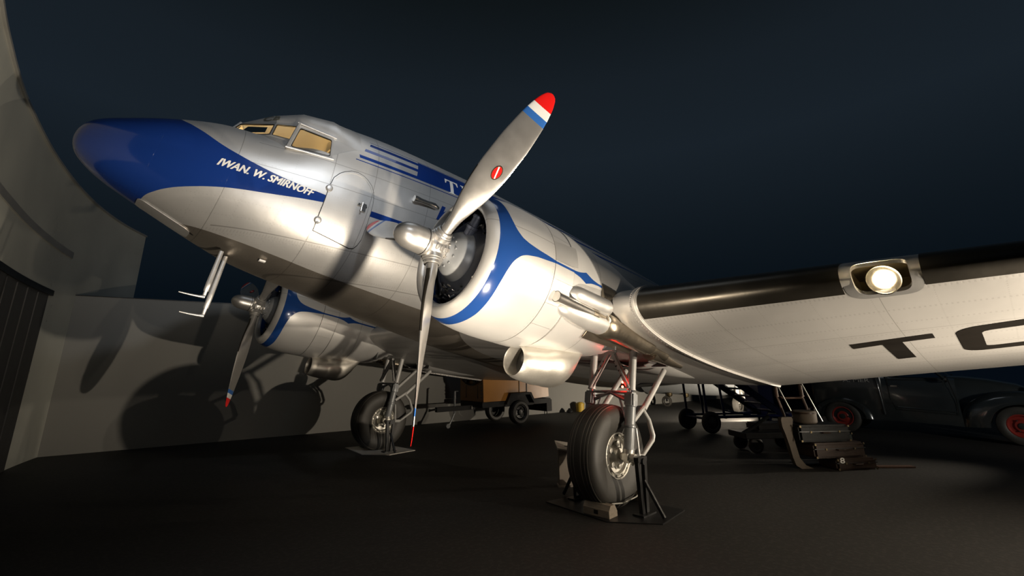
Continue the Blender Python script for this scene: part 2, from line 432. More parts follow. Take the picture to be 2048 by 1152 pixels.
def build_canopy(fus):
    S, H, R = CAN['S'], CAN['H'], CAN['R']
    for side in (1, -1):
        mb = MB(); rings = []; n = 12
        for t5 in range(17):                       # resample 4 spans x 4
            u = t5/4; i = min(3, int(u)); f = u-i
            h = Vector(H[i]).lerp(Vector(H[i+1]), f); q = Vector(R[i]).lerp(Vector(R[i+1]), f)
            T, B, W, Z = fus_par(h.x); r = []
            for j in range(n+1):
                a = PI/2*j/n
                w = max(0, (t5/16)); k = .92
                y = h.y*math.cos(a)**k; z = h.z+(q.z-h.z)*math.sin(a)**k; x = h.x+(q.x-h.x)*math.sin(a)
                if t5 >= 12:                        # melt into the fuselage section
                    m = (t5-12)/4; z2 = h.z+(T-h.z)*j/n; zz = h.z+(T-h.z)*math.sin(a); yf = -fus_y(x, min(T, zz))
                    y = y*(1-m)+yf*m; z = z*(1-m)+zz*m
                r.append((x, y*side, z))
            rings.append(r)
        mb.ring_loft(rings, closed=False)
        # aft side panel below the roof
        mb.add([(p[0], p[1]*side, p[2]) for p in (S[3], S[4], H[4], H[3])], [(0, 1, 2, 3)])
        o = mb.build('cockpit_roof', 'silver', fus, auto=25); shell(o, .012)
        # window frames and panes
        names = ['windscreen_frame', 'quarter_window_frame', 'side_window_frame']
        for i in range(3):
            q = [Vector(S[i]), Vector(S[i+1]), Vector(H[i+1]), Vector(H[i])]
            if i == 2: q[0] = Vector((-1.125, -.905, 1.265))
            nrm = (q[1]-q[0]).cross(q[3]-q[0]).normalized()
            if nrm.y > 0: nrm = -nrm
            def P(u, v): return (q[0]*(1-u)+q[1]*u)*(1-v)+(q[3]*(1-u)+q[2]*u)*v
            um = (.02, .045, .05)[i]; us = .03 if i else .02
            outer = [(0, 0), (1, 0), (1, 1), (0, 1)]
            outs = []; ins = []; N = 6
            inn = rrect(um, 1-um, .07 if i < 2 else .06, .90, .06, N-1)
            # outer points matched to the inner rounded rectangle
            for (a, b) in inn:
                da, db = a-.5, b-.5; s = .5/max(abs(da), abs(db)); outs.append((.5+da*s, .5+db*s))
            def W3(uv, off): 
                p = P(*uv)+nrm*off; return (p.x, p.y*side, p.z)
            n = len(inn)
            L = [[W3(p, -.012) for p in outs], [W3(p, .008) for p in outs], [W3(p, .008) for p in inn], [W3(p, -.012) for p in inn]]
            m2 = MB(); vs = [p for l in L for p in l]; fs = []
            for a in range(4):
                b = (a+1) % 4
                for j in range(n): fs.append((a*n+j, a*n+(j+1) % n, b*n+(j+1) % n, b*n+j))
            m2.add(vs, fs).build(names[i], 'silver', fus, auto=25)
            # dark sealing strip + pane
            in2 = [(.5+(a-.5)*.97, .5+(b-.5)*.95) for a, b in inn]
            m4 = MB(); vs = [W3(p, .010) for p in inn]+[W3(p, .010) for p in in2]+[W3(p, -.01) for p in in2]
            m4.add(vs, [(j, (j+1) % n, n+(j+1) % n, n+j) for j in range(n)]+[(n+j, n+(j+1) % n, 2*n+(j+1) % n, 2*n+j) for j in range(n)]).build('window_seal', 'black', fus, auto=25)
            m3 = MB(); m3.add([W3(p, 0) for p in inn]+[W3(p, -.005) for p in inn], [tuple(range(n)), tuple(range(n, 2*n))[::-1]]+[(j, (j+1) % n, n+(j+1) % n, n+j) for j in range(n)])
            m3.build('window_pane', 'glass', fus, smooth=False)
            if side < 0:
                m5 = MB(); m5.add([W3(p, -.03) for p in inn], [tuple(range(n))]); m5.build('window_blind', 'cream', fus, smooth=False)
    # rain rail over the side window and centre post
    for side in (1, -1):
        mb = MB(); mb.tube([(H[2][0]-.03, (H[2][1]-.012)*side, H[2][2]+.02), (H[3][0]+.03, (H[3][1]-.012)*side, H[3][2]+.02)], .011, 8)
        mb.tube([(-1.15, -.92*side, 1.262), (S[3][0]+.02, (S[3][1]-.012)*side, S[3][2]-.005)], .011, 8)
        mb.tube([(-1.13, -.915*side, 1.27), (H[2][0]-.01, (H[2][1]-.012)*side, H[2][2]+.015)], .020, 8)
        mb.build('window_rail', 'silver', fus)
    for side in (1, -1):      # skirt that closes the gap below the frames
        mb = MB(); q = [Vector(p) for p in S]; q2 = q[:3]
        top = [Vector((p.x, p.y*side, p.z+.012)) for p in q2]; bot = [Vector((p.x-.03, p.y*side*1.03, p.z-.16)) for p in q2]
        n = len(top); mb.add(top+bot, [(i, i+1, n+i+1, n+i) for i in range(n-1)]); o = mb.build('canopy_skirt', 'silver', fus, auto=25); shell(o, .01)
    MB().tube([S[0], H[0]], .022, 8).build('windscreen_post', 'silver', fus)
    # cockpit inside
    mb = MB()
    liner = [(p[0]+.03, p[1]*.95) for p in S]+[(p[0]+.03, -p[1]*.95) for p in S[::-1] if abs(p[1]) > .01]
    liner = [(min(a, -.34), b) for a, b in liner]
    n = len(liner)
    mb.ring_loft([[(a, b, .97) for a, b in liner], [(a, b, 1.36) for a, b in liner]], True, (True, False))
    mb.add([(-.345, -.88, .97), (-.345, .88, .97), (-.345, .80, 1.75), (-.345, .45, 2.16), (-.345, -.45, 2.16), (-.345, -.80, 1.75)], [(0, 1, 2, 3, 4, 5)])
    mb.build('cockpit_lining', 'cream', fus, smooth=False)
    mb = MB()
    mb.prism([(-1.5, 1.1), (-1.33, 1.1), (-1.30, 1.34), (-1.46, 1.34)], 'y', -.5, .5)
    mb.build('instrument_panel', 'black', fus, smooth=False)
    for s in (-1, 1):
        mb = MB(); mb.box((-.72, s*.42, 1.10), (.42, .42, .10), bev=.03); mb.box((-.50, s*.42, 1.42), (.09, .40, .62), bev=.03)
        mb.build('pilot_seat', 'tan', fus)
        mb = MB(); mb.tube([(-1.15, s*.42, 1.0), (-1.12, s*.42, 1.32)], .018, 8)
        mb.tube([(-1.12+.02*math.cos(a), s*.42+.15*math.cos(a), 1.40+.14*math.sin(a)) for a in [math.radians(k) for k in range(-200, 21, 20)]], .012, 8)
        mb.build('control_yoke', 'black', fus)
def build_fuselage_details(fus):
    f4 = lambda x, z, off: fus_pt(x, z, off)
    # crew door
    def door_outline(s=1):
        L = [(-.563, .385), (-.575, .60), (-.572, .95), (-.553, 1.08), (-.50, 1.165), (-.447, 1.215), (-.37, 1.262), (-.29, 1.278), (-.21, 1.262), (-.15, 1.228), (-.085, 1.17), (-.04, 1.09), (-.018, 1.0), (-.008, .92), (-.002, .68), (.004, .457), (-.012, .385), (-.04, .335), (-.09, .322), (-.3, .35)]
        cx, cz = -.29, .80
        return [(cx+(a-cx)*s, cz+(b-cz)*s) for a, b in L]
    drape('crew_door', ngon(door_outline(.985)), f4, 'fus', fus, .05, thick=.007, off=.0)
    drape('door_gap', ringpoly(door_outline(1.012), door_outline(.985)), f4, 'black', fus, .05, off=.0025)
    drape('door_edge_strip', ringpoly(door_outline(.985), door_outline(.925)), f4, 'fus', fus, .05, thick=.011, off=.001)
    for x, z in ((-.565, .92), (-.56, .51)):
        p = fus_pt(x, z, .0); n = fus_norm(x, z)
        mb = MB(); mb.lathe([(0, .045), (.012, .042), (.03, .03), (.036, 0)], p, n, 16); mb.box(p+n*.012, (.03, .03, .09)); mb.build('door_hinge', 'silver', fus)
    p = fus_pt(-.115, .84, .012)
    mb = MB(); mb.box(p+Vector((-.02, 0, .02)), (.13, .012, .035), bev=.004); mb.tube([p+Vector((-.03, -.03, .05)), p+Vector((-.03, -.03, -.07))], .009, 8); mb.box(p, (.07, .02, .11), bev=.004)
    mb.build('door_handle', 'polish', fus)
    # exhaust-like bumped tube with faired tail
    mb = MB(); c = [fus_pt(.50, 1.235, .045), fus_pt(.53, 1.238, .045), fus_pt(.60, 1.243, .042), fus_pt(.70, 1.253, .035), fus_pt(.82, 1.268, .02), fus_pt(.9, 1.275, -.02)]
    mb.tube(c, [.045, .046, .036, .034, .045, .04], 14); mb.build('cabin_air_tube', 'polish', fus)
    # dark oval, small window like
    p = fus_pt(-.408, 1.80, .0)
    drape('dark_oval_vent', ngon([(-.408+.050*math.cos(a)+.01*math.sin(a), 1.795+.058*math.sin(a)) for a in [2*PI*k/24 for k in range(24)]]), f4, 'smoke', fus, .03, thick=.004)
    # lettering
    drape('name_lettering', text_poly('IWAN. W. SMIRNOFF', (-1.695, .752), (-.705, .748), .088, .32, 0, fat=.0045), f4, 'tipwhite', fus, .05, off=.006)
    K = ngon([(.964, 1.335), (.908, 1.099), (.970, 1.099), (.985, 1.165), (1.02, 1.20), (1.07, 1.099), (1.15, 1.099), (1.075, 1.245), (1.19, 1.335), (1.10, 1.335), (1.003, 1.245), (1.026, 1.335)])
    drape('registration_letter', K, f4, 'livblue', fus, .05, off=.005)
    def serif(kind, x, w, z0, z1):
        t = .018
        if kind == 'T':
            return [(x, z1), (x, z1-.085), (x+.016, z1-.085), (x+.035, z1-.03), (x+w*.38, z1-.022), (x+w*.38, z0+.02), (x+w*.26, z0+.012), (x+w*.26, z0), (x+w*.74, z0), (x+w*.74, z0+.012), (x+w*.62, z0+.02), (x+w*.62, z1-.022), (x+w-.035, z1-.03), (x+w-.016, z1-.085), (x+w, z1-.085), (x+w, z1)]
        L = []
        def P(a, b): L.append((x+a*w, z0+(z1-z0)*b))
        for a, b in ((0, 0), (.40, 0), (.40, .06), (.30, .10), (.30, .46), (.70, .46), (.70, .10), (.60, .06), (.60, 0), (1, 0), (1, .06), (.90, .10), (.90, .90), (1, .94), (1, 1), (.60, 1), (.60, .94), (.70, .90), (.70, .56), (.30, .56), (.30, .90), (.40, .94), (.40, 1), (0, 1), (0, .94), (.10, .90), (.10, .10), (0, .06)): P(a, b)
        return L
    drape('cabin_lettering', ngon([(a, b+.08*(a-1.0)) for a, b in serif('T', 1.005, .235, 1.615, 1.872)]), f4, 'tipwhite', fus, .05, off=.006)
    drape('cabin_lettering', ngon([(a, b+.08*(a-1.0)) for a, b in serif('H', 1.30, .25, 1.615, 1.872)]), f4, 'tipwhite', fus, .05, off=.006)
    # roof letters
    tp = text_poly('CB', (-1.396, 1.722), (-1.268, 1.705), .082, .1, .0, fat=.0025)
    from mathutils.bvhtree import BVHTree
    rf = [c for c in fus.children if c.name.startswith('cockpit_roof')][0]
    bv = BVHTree.FromPolygons([v.co for v in rf.data.vertices], [tuple(p.vertices) for p in rf.data.polygons])
    def roof(a, b, off):
        h = bv.ray_cast(Vector((a, -2, b)), Vector((0, 1, 0)))
        return (h[0] if h[0] else Vector((a, -.45, b)))+Vector((-off*.6, -off*.7, off*.4))
    drape('roof_lettering', tp, roof, 'grayink', fus, .03, off=.008)
    # belly vents
    for (x, z) in ((-1.62, .10), ):
        T, B, W, Z = fus_par(-1.75)
        def belly(a, b, off):
            T, B, W, Z = fus_par(a); k = min(1, (abs(b)/W))
            return Vector((a, b, Z-(Z-B)*(1-k**NB)**(1/NB)-off))
        drape('belly_vent', ngon([(-1.62+.045*math.cos(a), -.10+.022*math.sin(a)) for a in [2*PI*k/18 for k in range(18)]]), belly, 'black', fus, .03)
    for s, a, b, nm in ((1, -2.19, -1.62, 'belly_hatch'),):
        drape(nm, ngon(rrect(a, b, -.16, .16, .07)), belly, 'silver', fus, .05, thick=.006)
    # pitot masts
    for y, xm, z0, z1, L in ((-.30, -1.272, -.02, -.585, .24), (-.12, -1.186, -.02, -.765, .23)):
        mb = MB()
        rings = []
        for t, w in ((0, .045), (.25, .05), (.7, .06), (.86, .055), (.87, .04), (.96, .035), (1.0, .02)):
            z = z0+(z1-z0)*t; rings.append([(xm+w*.50*math.cos(a), y+w*.22*math.sin(a), z) for a in [2*PI*k/16 for k in range(16)]])
        mb.ring_loft(rings); mb.tube([(xm+.01, y, z1+.012), (xm-.05, y, z1+.004), (xm-L*.6, y, z1), (xm-L, y, z1)], [.02, .013, .010, .007], 10)
        mb.build('pitot_mast', 'silver', fus)
    mb = MB(); mb.box((-.86, -.42, -.02), (.07, .05, .02)); mb.build('static_plate', 'tipwhite', fus)
    # small aerial bumps on the spine
    for x in (-.25, -.12, 7.5):
        mb = MB(); T = fus_par(x)[0]; mb.lathe([(0, .03), (.03, .025), (.05, .01), (.055, 0)], (x, -.12, T-.01), (0, 0, 1), 12); mb.build('aerial_stub', 'silver', fus)
# ---------------------------------------------------------------- wings
YJ, XLE, ZLE, INC = 3.758, 1.957, -.087, .048
def foil(t, n=41):
    o = []
    for k in range(n):
        x = (1-math.cos(PI*k/(n-1)))/2
        yt = 5*t*(.2969*math.sqrt(x)-.126*x-.3516*x**2+.2843*x**3-.1036*x**4)
        yc = .02/.16*(.8*x-x*x) if x < .4 else .02/.36*(.2+.8*x-x*x)
        o.append((x, yc+yt, yc-yt))
    return o
def wsec(y, off=0.0):
    """wing section at lateral distance y >= 0; list of (x,z) from upper trailing edge round the nose to lower trailing edge"""
    q = max(0, y-YJ); span = 14.2-YJ
    xl = XLE+.273*q; zl = ZLE+.099*q; ch = 4.3+(1.607-4.3)*q/span; t = .155+(.08-.155)*q/span
    F = foil(t); P = [(a, u) for a, u, l in F[::-1]]+[(a, l) for a, u, l in F[1:]]
    c, s = math.cos(INC), math.sin(INC); out = []
    n = len(P)
    for i, (a, b) in enumerate(P):
        if off:
            p, r = P[max(0, i-1)], P[min(n-1, i+1)]; dx, dz = r[0]-p[0], r[1]-p[1]; L = math.hypot(dx, dz) or 1
            a2, b2 = a+dz/L*off/ch, b-dx/L*off/ch
        else: a2, b2 = a, b
        out.append((xl+ch*(a2*c+b2*s), zl+ch*(-a2*s+b2*c)))
    return out
def wing_low(x, y):
    S = wsec(abs(y)); L = S[40:]
    for i in range(len(L)-1):
        if L[i][0] <= x <= L[i+1][0]: f = (x-L[i][0])/(L[i+1][0]-L[i][0]); return L[i][1]+f*(L[i+1][1]-L[i][1])
    return L[-1][1]
LY0, LY1 = 5.57, 5.97
def build_wings(root):
    ys = [-YJ+2*YJ*i/24 for i in range(25)]
    mb = MB(); mb.ring_loft([[(a, y, b) for a, b in wsec(abs(y))] for y in ys], True, (True, True))
    cw = mb.build('centre_wing', 'wing', root, auto=50)
    for s in (-1, 1):
        mb = MB()
        for y0, y1, off in ((YJ-.045, YJ+.02, .012), (YJ-.012, YJ+.012, .028)):
            S = wsec(YJ, off); S0 = wsec(YJ, 0)
            mb.ring_loft([[(a, s*y0, b) for a, b in S0], [(a, s*y0, b) for a, b in S], [(a, s*y1, b) for a, b in S], [(a, s*y1, b) for a, b in S0]], True, (False, False))
        S = wsec(YJ, .016)
        for i in range(24, 76):
            for f in (.25, .75):
                p = Vector((S[i][0], 0, S[i][1])).lerp(Vector((S[i+1][0], 0, S[i+1][1])), f)
                mb.box((p.x, s*(YJ-.030), p.z), (.014, .02, .014))
        mb.build('wing_joint_strip', 'wing', cw, auto=30)
        ow_y = sorted(set([YJ+(14.2-YJ)*(i/40)**1.3 for i in range(41)]+[LY0, LY1, 5.50, 6.03]))
        rings = [[(a, s*y, b) for a, b in wsec(y)] for y in ow_y]
        mb = MB(); n = len(rings[0]); vs = [p for r in rings for p in r]; fs = []
        for i in range(len(rings)-1):
            hole = ow_y[i] >= LY0-1e-6 and ow_y[i+1] <= LY1+1e-6
            for j in range(n):
                if hole and 37 <= j < 46: continue
                a = i*n+j; b = i*n+(j+1) % n; fs.append((a, b, b+n, a+n))
        fs.append(tuple(range(n))[::-1]); fs.append(tuple((len(rings)-1)*n+k for k in range(n)))
        mb.add(vs, fs)
        ow = mb.build('outer_wing', 'wing', root, auto=50)
        # tip fairing
        # black de-icing boots
        for y0, y1 in ((YJ+.035, 5.50), (6.03, 14.1)):
            k = max(2, int((y1-y0)/.25)); R = []; R0 = []
            for i in range(k+1):
                y = y0+(y1-y0)*i/k; S = wsec(y, .006); S0 = wsec(y, -.002)
                loop = [(a, s*y, b) for a, b in S[34:46]]+[(a, s*y, b) for a, b in S0[34:46][::-1]]
                R.append(loop)
            mb = MB(); mb.ring_loft(R); mb.build('de_icing_boot', 'boot', ow, auto=50)
        # landing light
        N = 40
        def LE(u, v, off):      # u along span 0..1, v around nose (index float)
            y = u; S = wsec(y, off); i = int(v); f = v-i; i = min(i, len(S)-2)
            return Vector((S[i][0]+(S[i+1][0]-S[i][0])*f, s*y, S[i][1]+(S[i+1][1]-S[i][1])*f))
        def map2(a, b, off): return LE(a, b, off)
        inner = rrect(LY0+.02, LY1-.01, 36.9, 45.6, 1.0, 6)
        inner = []
        cy_, cv = (LY0+LY1)/2, 41.4; ha, hb = (LY1-LY0)/2-.012, 4.35
        outer = []
        for k in range(N):
            a = 2*PI*k/N; c_, s_ = math.cos(a), math.sin(a)
            e = .42; px, pv = math.copysign(abs(c_)**e, c_), math.copysign(abs(s_)**e, s_)
            inner.append((cy_+ha*px, cv+hb*pv))
            m = max(abs(px), abs(pv)); outer.append((cy_+.262*px, cv+5.2*pv))
        mb = MB()
        A = [LE(p[0], p[1], .004) for p in outer]; B = [LE(p[0], p[1], .007) for p in inner]; D = [LE(p[0], p[1], -.03) for p in inner]
        n = N; mb.add(A+B+D, [(j, (j+1) % n, n+(j+1) % n, n+j) for j in range(n)]+[(n+j, n+(j+1) % n, 2*n+(j+1) % n, 2*n+j) for j in range(n)])
        mb.build('landing_light_frame', 'silver', ow, auto=40)
        # glass cover
        G = []; fs = []; K = 8
        for q in range(K+1):
            t = q/K
            for j in range(N): G.append(LE(cy_+(inner[j][0]-cy_)*t, cv+(inner[j][1]-cv)*t, .003))
        for q in range(K):
            for j in range(N): fs.append((q*N+j, q*N+(j+1) % N, (q+1)*N+(j+1) % N, (q+1)*N+j))
        g = MB().add(G, fs).build('landing_light_lens', 'glass', ow, auto=60); shell(g, .004)
        # compartment, reflector bowl and lamp
        p0 = LE(cy_, 41, 0); bx = p0+Vector((.28, 0, -.0))
        mb = MB()
        v = []
        for y in (LY0-.01, LY1+.01):
            q = LE(y, 37, -.004); r = LE(y, 46, -.004)
            v += [q, r, r+Vector((.42, 0, -.02)), q+Vector((.42, 0, -.02))]
        mb.add(v, [(0, 1, 2, 3), (7, 6, 5, 4), (0, 3, 7, 4), (1, 5, 6, 2), (3, 2, 6, 7)])
        mb.build('lamp_compartment', 'cream', ow, smooth=False)
        d = Vector((-1, -.25*s*-1 if s < 0 else .25, -.12)).normalized(); d = Vector((-1, s*.28, -.14)).normalized()
        o0 = p0+Vector((.15, 0, -.015))
        mb = MB(); mb.lathe([(0, .115), (-.02, .11), (-.06, .08), (-.085, .04), (-.09, 0)], o0, d, 32); mb.lathe([(0, .115), (.012, .122), (-.005, .128), (-.02, .118)], o0, d, 32)
        mb.build('lamp_reflector', 'reflect', ow, auto=60)
        MB().lathe([(-.05, 0), (-.045, .02), (-.02, .032), (.0, .024), (.01, 0)], o0, d, 16).build('lamp_bulb', 'bulb', ow)
        if s < 0:
            fn = lambda a, b, off: Vector((a, b, wing_low(a, b)-off))
            for poly in LETTERS: drape('registration_letter', poly, fn, 'regblack', ow, .12, off=.004)
LETTERS = []
def build_tail(root):
    def af(c0, c1, t):  # simple symmetrical sections between two root/tip descriptors (x, y, z, chord)
        R = []
        for k in range(7):
            f = k/6; x, y, z, ch = [a+(b-a)*f for a, b in zip(c0, c1)]
            F = foil(t, 15); P = [(a, (u-l)/2) for a, u, l in F[::-1]]+[(a, -(u-l)/2) for a, u, l in F[1:]]
            R.append([(x+a*ch, y, z, b*ch) for a, b in P])
        return R
    mb = MB(); mb.ring_loft([[(x, b, z) for x, y, z, b in r] for r in af((12.9, 0, 2.3, 4.0), (15.3, 0, 5.0, 1.5), .10)]); mb.build('tail_fin', 'silver', root)
    for s in (-1, 1):
        mb = MB(); mb.ring_loft([[(x, s*y, z+b) for x, y, z, b in r] for r in af((13.6, .1, 2.2, 2.6), (14.9, 4.0, 2.25, 1.2), .10)]); mb.build('tailplane', 'silver', root)
    mb = MB(); c = W2A((13.9, 0, .26)); t = W2A((14.0, 0, .9))
    mb.tube([c, t+Vector((.1, 0, .5))], .06, 12); g = mb.build('tail_gear_strut', 'white', root)
    MB().lathe([(-.09, .14), (-.11, .2), (-.07, .25), (0, .26), (.07, .25), (.11, .2), (.09, .14), (.09, .05), (-.09, .05)], c, (0, 1, 0), 28).build('tail_wheel', 'tyre', g)
# ---------------------------------------------------------------- engine nacelles
def build_nacelle(root, yc):
    s = -1 if yc < 0 else 1
    st_ = [(1.245, .70, .70, -.70), (1.5, .685, .685, -.685), (1.75, .665, .67, -.67), (2.0, .65, .66, -.645), (2.25, .64, .64, -.60), (2.6, .60, .56, -.53), (3.0, .56, .48, -.50), (3.5, .50, .36, -.50), (4.0, .42, .26, -.49), (4.6, .30, .16, -.44), (5.1, .16, .08, -.38), (5.35, .03, .02, -.34)]
    X0 = [a[0] for a in st_]; rings = []
    xs = [1.245+.06*i for i in range(69)]
    NN = 64
    for x in xs:
        w, t, b = [float(pchip(X0, [q[k] for q in st_], x)[0]) for k in (1, 2, 3)]; e = 2/2.15
        rings.append([(x, yc+w*math.copysign(abs(math.cos(a))**e, math.cos(a)), (t if math.sin(a) > 0 else -b)*math.copysign(abs(math.sin(a))**e, math.sin(a))) for a in [2*PI*k/NN for k in range(NN)]])
    mb = MB(); vs = [p for r in rings for p in r]; fs = []
    for i in range(len(rings)-1):
        x = xs[i]+.03
        for j in range(NN):
            a = i*NN+j; b = i*NN+(j+1) % NN
            ym = (rings[i][j][1]+rings[i][(j+1) % NN][1])/2-yc; zm = rings[i][j][2]
            if zm < -.2 and 2.34 < x < 3.55 and abs(ym) < .43*min(1, (x-2.30)*4)*min(1, (3.62-x)*3): continue
            fs.append((a, b, b+NN, a+NN))
    mb.add(vs, fs)
    nac = mb.build('engine_nacelle', 'nac', root, auto=60); shell(nac, .012)
    # firewall and well interior
    mb = MB(); mb.box((2.30, yc, -.30), (.02, 1.0, .45)); mb.box((3.62, yc, -.33), (.02, .8, .28)); mb.box((2.95, yc, -.17), (1.35, 1.0, .02))
    mb.box((2.6, yc+s*-.3, -.28), (.5, .08, .10)); mb.tube([(2.35, yc+.1, -.28), (2.7, yc+.15, -.24), (3.3, yc-.1, -.26)], .03, 10); mb.tube([(2.35, yc-.2, -.25), (3.5, yc-.15, -.23)], .018, 8)
    mb.build('wheel_well_bulkhead', 'well', nac, smooth=False)
    # cowling
    prof = [(.80, .60), (.55, .56), (.35, .515), (.255, .500), (.215, .508), (.193, .53), (.190, .557), (.205, .585), (.232, .610), (.268, .635), (.33, .660), (.42, .682), (.55, .700), (.7, .709), (.85, .711), (.945, .709)]
    co = MB().lathe(prof, (0, yc, 0), (1, 0, 0), 80).build('engine_cowling', 'nac', root, auto=60)
    mb = MB()
    NF = 18
    for k in range(NF):
        a0, a1 = 2*PI*k/NF+.0015, 2*PI*(k+1)/NF-.0015; R = []
        for x, r in ((.95, .709), (1.10, .708), (1.243, .706), (1.243, .698), (1.10, .69), (.95, .69)):
            R.append([(x, yc+r*math.sin(a0+(a1-a0)*q/6), r*math.cos(a0+(a1-a0)*q/6)) for q in range(7)])
        R.append(R[0]); mb.ring_loft(R, closed=False)
    mb.build('cowl_flaps', 'nac', co, auto=40)
    # open cowl flap on the upper outboard side
    mb = MB(); R = []
    for x, r in ((.955, .712), (1.245, .752), (1.245, .745), (.955, .705)):
        R.append([(x, yc+s*r*math.sin(a), r*math.cos(a)) for a in [math.radians(q) for q in range(67, 86, 2)]])
    R.append(R[0]); mb.ring_loft(R, closed=False); mb.build('open_cowl_flap', 'silver', co, auto=40)
    # oil cooler scoop
    secs = [(1.20, -.845, .158, .163), (1.24, -.845, .172, .176), (1.35, -.842, .195, .192), (1.5, -.83, .222, .212), (1.65, -.80, .235, .236), (1.72, -.795, .24, .243), (1.82, -.775, .235, .245), (1.91, -.735, .222, .235), (1.99, -.67, .205, .205), (2.06, -.60, .19, .155), (2.12, -.555, .18, .10), (2.2, -.50, .15, .06), (2.5, -.45, .10, .03)]
    def ring(x, z, a, b): return [(x, yc-.02+a*math.cos(q), z+b*math.sin(q)) for q in [2*PI*k/36 for k in range(36)]]
    rr = [ring(x, float(pchip([q[0] for q in secs], [q[1] for q in secs], x)[0]), float(pchip([q[0] for q in secs], [q[2] for q in secs], x)[0]), float(pchip([q[0] for q in secs], [q[3] for q in secs], x)[0])) for x in [1.2+.04*i for i in range(26)]]
    inn = [ring(1.75, -.80, .12, .12), ring(1.5, -.83, .15, .15), ring(1.3, -.845, .150, .155), ring(1.205, -.845, .146, .150), ring(1.19, -.845, .152, .156)]
    mb = MB(); mb.ring_loft(inn+rr, True, (False, True)); sc = mb.build('oil_cooler_scoop', 'satin', nac, auto=60)
    mb = MB(); mb.ring_loft([ring(1.38, -.843, .148, .15), ring(1.40, -.843, .148, .15)]); mb.build('oil_cooler_core', 'engine', nac, smooth=False)
    if True:
        yo = yc+s*.69
        # twin fairings over the exhaust
        def bump(x0, x1, y, z, ry, rz, nm, mat, blunt=.5):
            R = []
            for i in range(15):
                f = i/14; x = x0+(x1-x0)*f; k = min(1, math.sqrt(max(0, 1-(1-f/blunt)**2)) if f < blunt else 1)*(1 if f < .93 else (1-(f-.93)*4))
                k = max(.02, k); R.append([(x, y+s*ry*k*math.cos(a), z+rz*k*math.sin(a)-(1-k)*.0) for a in [2*PI*q/20 for q in range(20)]])
            return MB().ring_loft(R).build(nm, mat, nac, auto=60)
        bump(1.20, 1.90, yc+s*.655, -.175, .10, .10, 'exhaust_fairing', 'silver', .25)
        bump(1.12, 1.95, yc+s*.60, -.34, .13, .12, 'exhaust_fairing', 'silver', .6)
        mb = MB()
        mb.tube([(1.02, yo-s*.00, -.285), (1.06, yo, -.286), (1.58, yo, -.305)], [.056, .050, .048], 22, cap=False)
        mb.tube([(1.58, yo, -.305), (1.02, yo, -.285)], [.042, .050], 22)
        mb.build('heater_intake_tube', 'polish', nac)
        mb = MB(); mb.tube([(1.57, yo, -.305), (1.66, yo, -.308)], .050, 18); mb.tube([(1.66, yo, -.308), (1.84, yo-s*.01, -.315)], .043, 18); mb.tube([(1.80, yo-s*.01, -.315), (1.83, yo-s*.01, -.317)], .052, 18)
        mb.build('heater_tube_joint', 'exh', nac)
        mb = MB(); yb = yc+s*.60
        mb.tube([(1.82, yb, -.335), (1.86, yb, -.335), (2.0, yb, -.345), (2.04, yb, -.35), (2.10, yb, -.352), (2.70, yb+s*.01, -.375), (2.78, yb+s*.01, -.378), (2.86, yb, -.382)], [.09, .135, .140, .135, .122, .118, .112, .085], 28)
        mb.tube([(2.83, yb, -.382), (3.22, yb-s*.02, -.40)], [.082, .078], 20, cap=False)
        mb.tube([(3.22, yb-s*.02, -.40), (2.9, yb-s*.02, -.39)], [.070, .07], 20)
        mb.tube([(2.12, yb+s*.10, -.30), (2.66, yb+s*.10, -.325)], .012, 8)
        mb.build('exhaust_pipe', 'exh', nac, auto=50)
        mb = MB(); mb.tube([(1.835, yo-s*.01, -.317), (1.86, yo-s*.012, -.317)], .056, 20); mb.build('exhaust_clamp', 'tipwhite', nac)
        # heat shield skin and lower strip
        mb = MB(); R = []
        for a in range(84, 112, 3):
            q = math.radians(a); R.append([(x, yc+s*(w+.006)*math.sin(q), (w+.006)*math.cos(q)) for x, w in ((1.76, .668), (1.9, .660), (2.1, .648), (2.3, .635), (2.42, .62))])
        mb.ring_loft(R, closed=False); hs = mb.build('heat_shield', 'exh', nac); shell(hs, .004)
        mb = MB(); R = []
        for a in (128, 131, 134, 137):
            q = math.radians(a); R.append([(x, yc+s*(w+.03)*math.sin(q), (w+.03)*math.cos(q)) for x, w in ((1.70, .685), (1.9, .68), (2.2, .67), (2.5, .66), (2.62, .655))])
        mb.ring_loft(R, closed=False); hs = mb.build('exhaust_lower_shield', 'exh', nac); shell(hs, .01)
        # trailing fairing under the wing
        mb = MB(); R = []
        for i in range(9):
            f = i/8; x = 2.95+f*1.0; R.append([(x, yc+s*(.55-.13*f)+.10*(1-f*.6)*math.cos(a), -.43+.02*f+(.09*(1-f*.7))*math.sin(a)) for a in [2*PI*q/16 for q in range(16)]])
        mb.ring_loft(R); mb.build('exhaust_tail_fairing', 'exh', nac)
    # engine
    mb = MB(); mb.lathe([(.10, .0), (.10, .11), (.13, .125), (.15, .15), (.17, .19), (.20, .215), (.25, .245), (.29, .262), (.30, .265)], (0, yc, 0), (1, 0, 0), 48)
    for k in range(12):
        a = 2*PI*k/12; mb.lathe([(.10, .0), (.10, .012), (.15, .012)], (0.04, yc+.15*math.sin(a), .15*math.cos(a)), (1, 0, 0), 8)
    en = mb.build('engine_nose_case', 'enggrey', co, auto=40)
    mb = MB(); mb.lathe([(.295, .262), (.31, .30), (.34, .40), (.40, .455), (.50, .47)], (0, yc, 0), (1, 0, 0), 48); mb.box((.36, yc+s*.25, -.27), (.03, .09, .07), Matrix.Rotation(math.radians(40), 3, 'X'), bev=.004)
    mb.build('crankcase', 'engblue', co, auto=40)
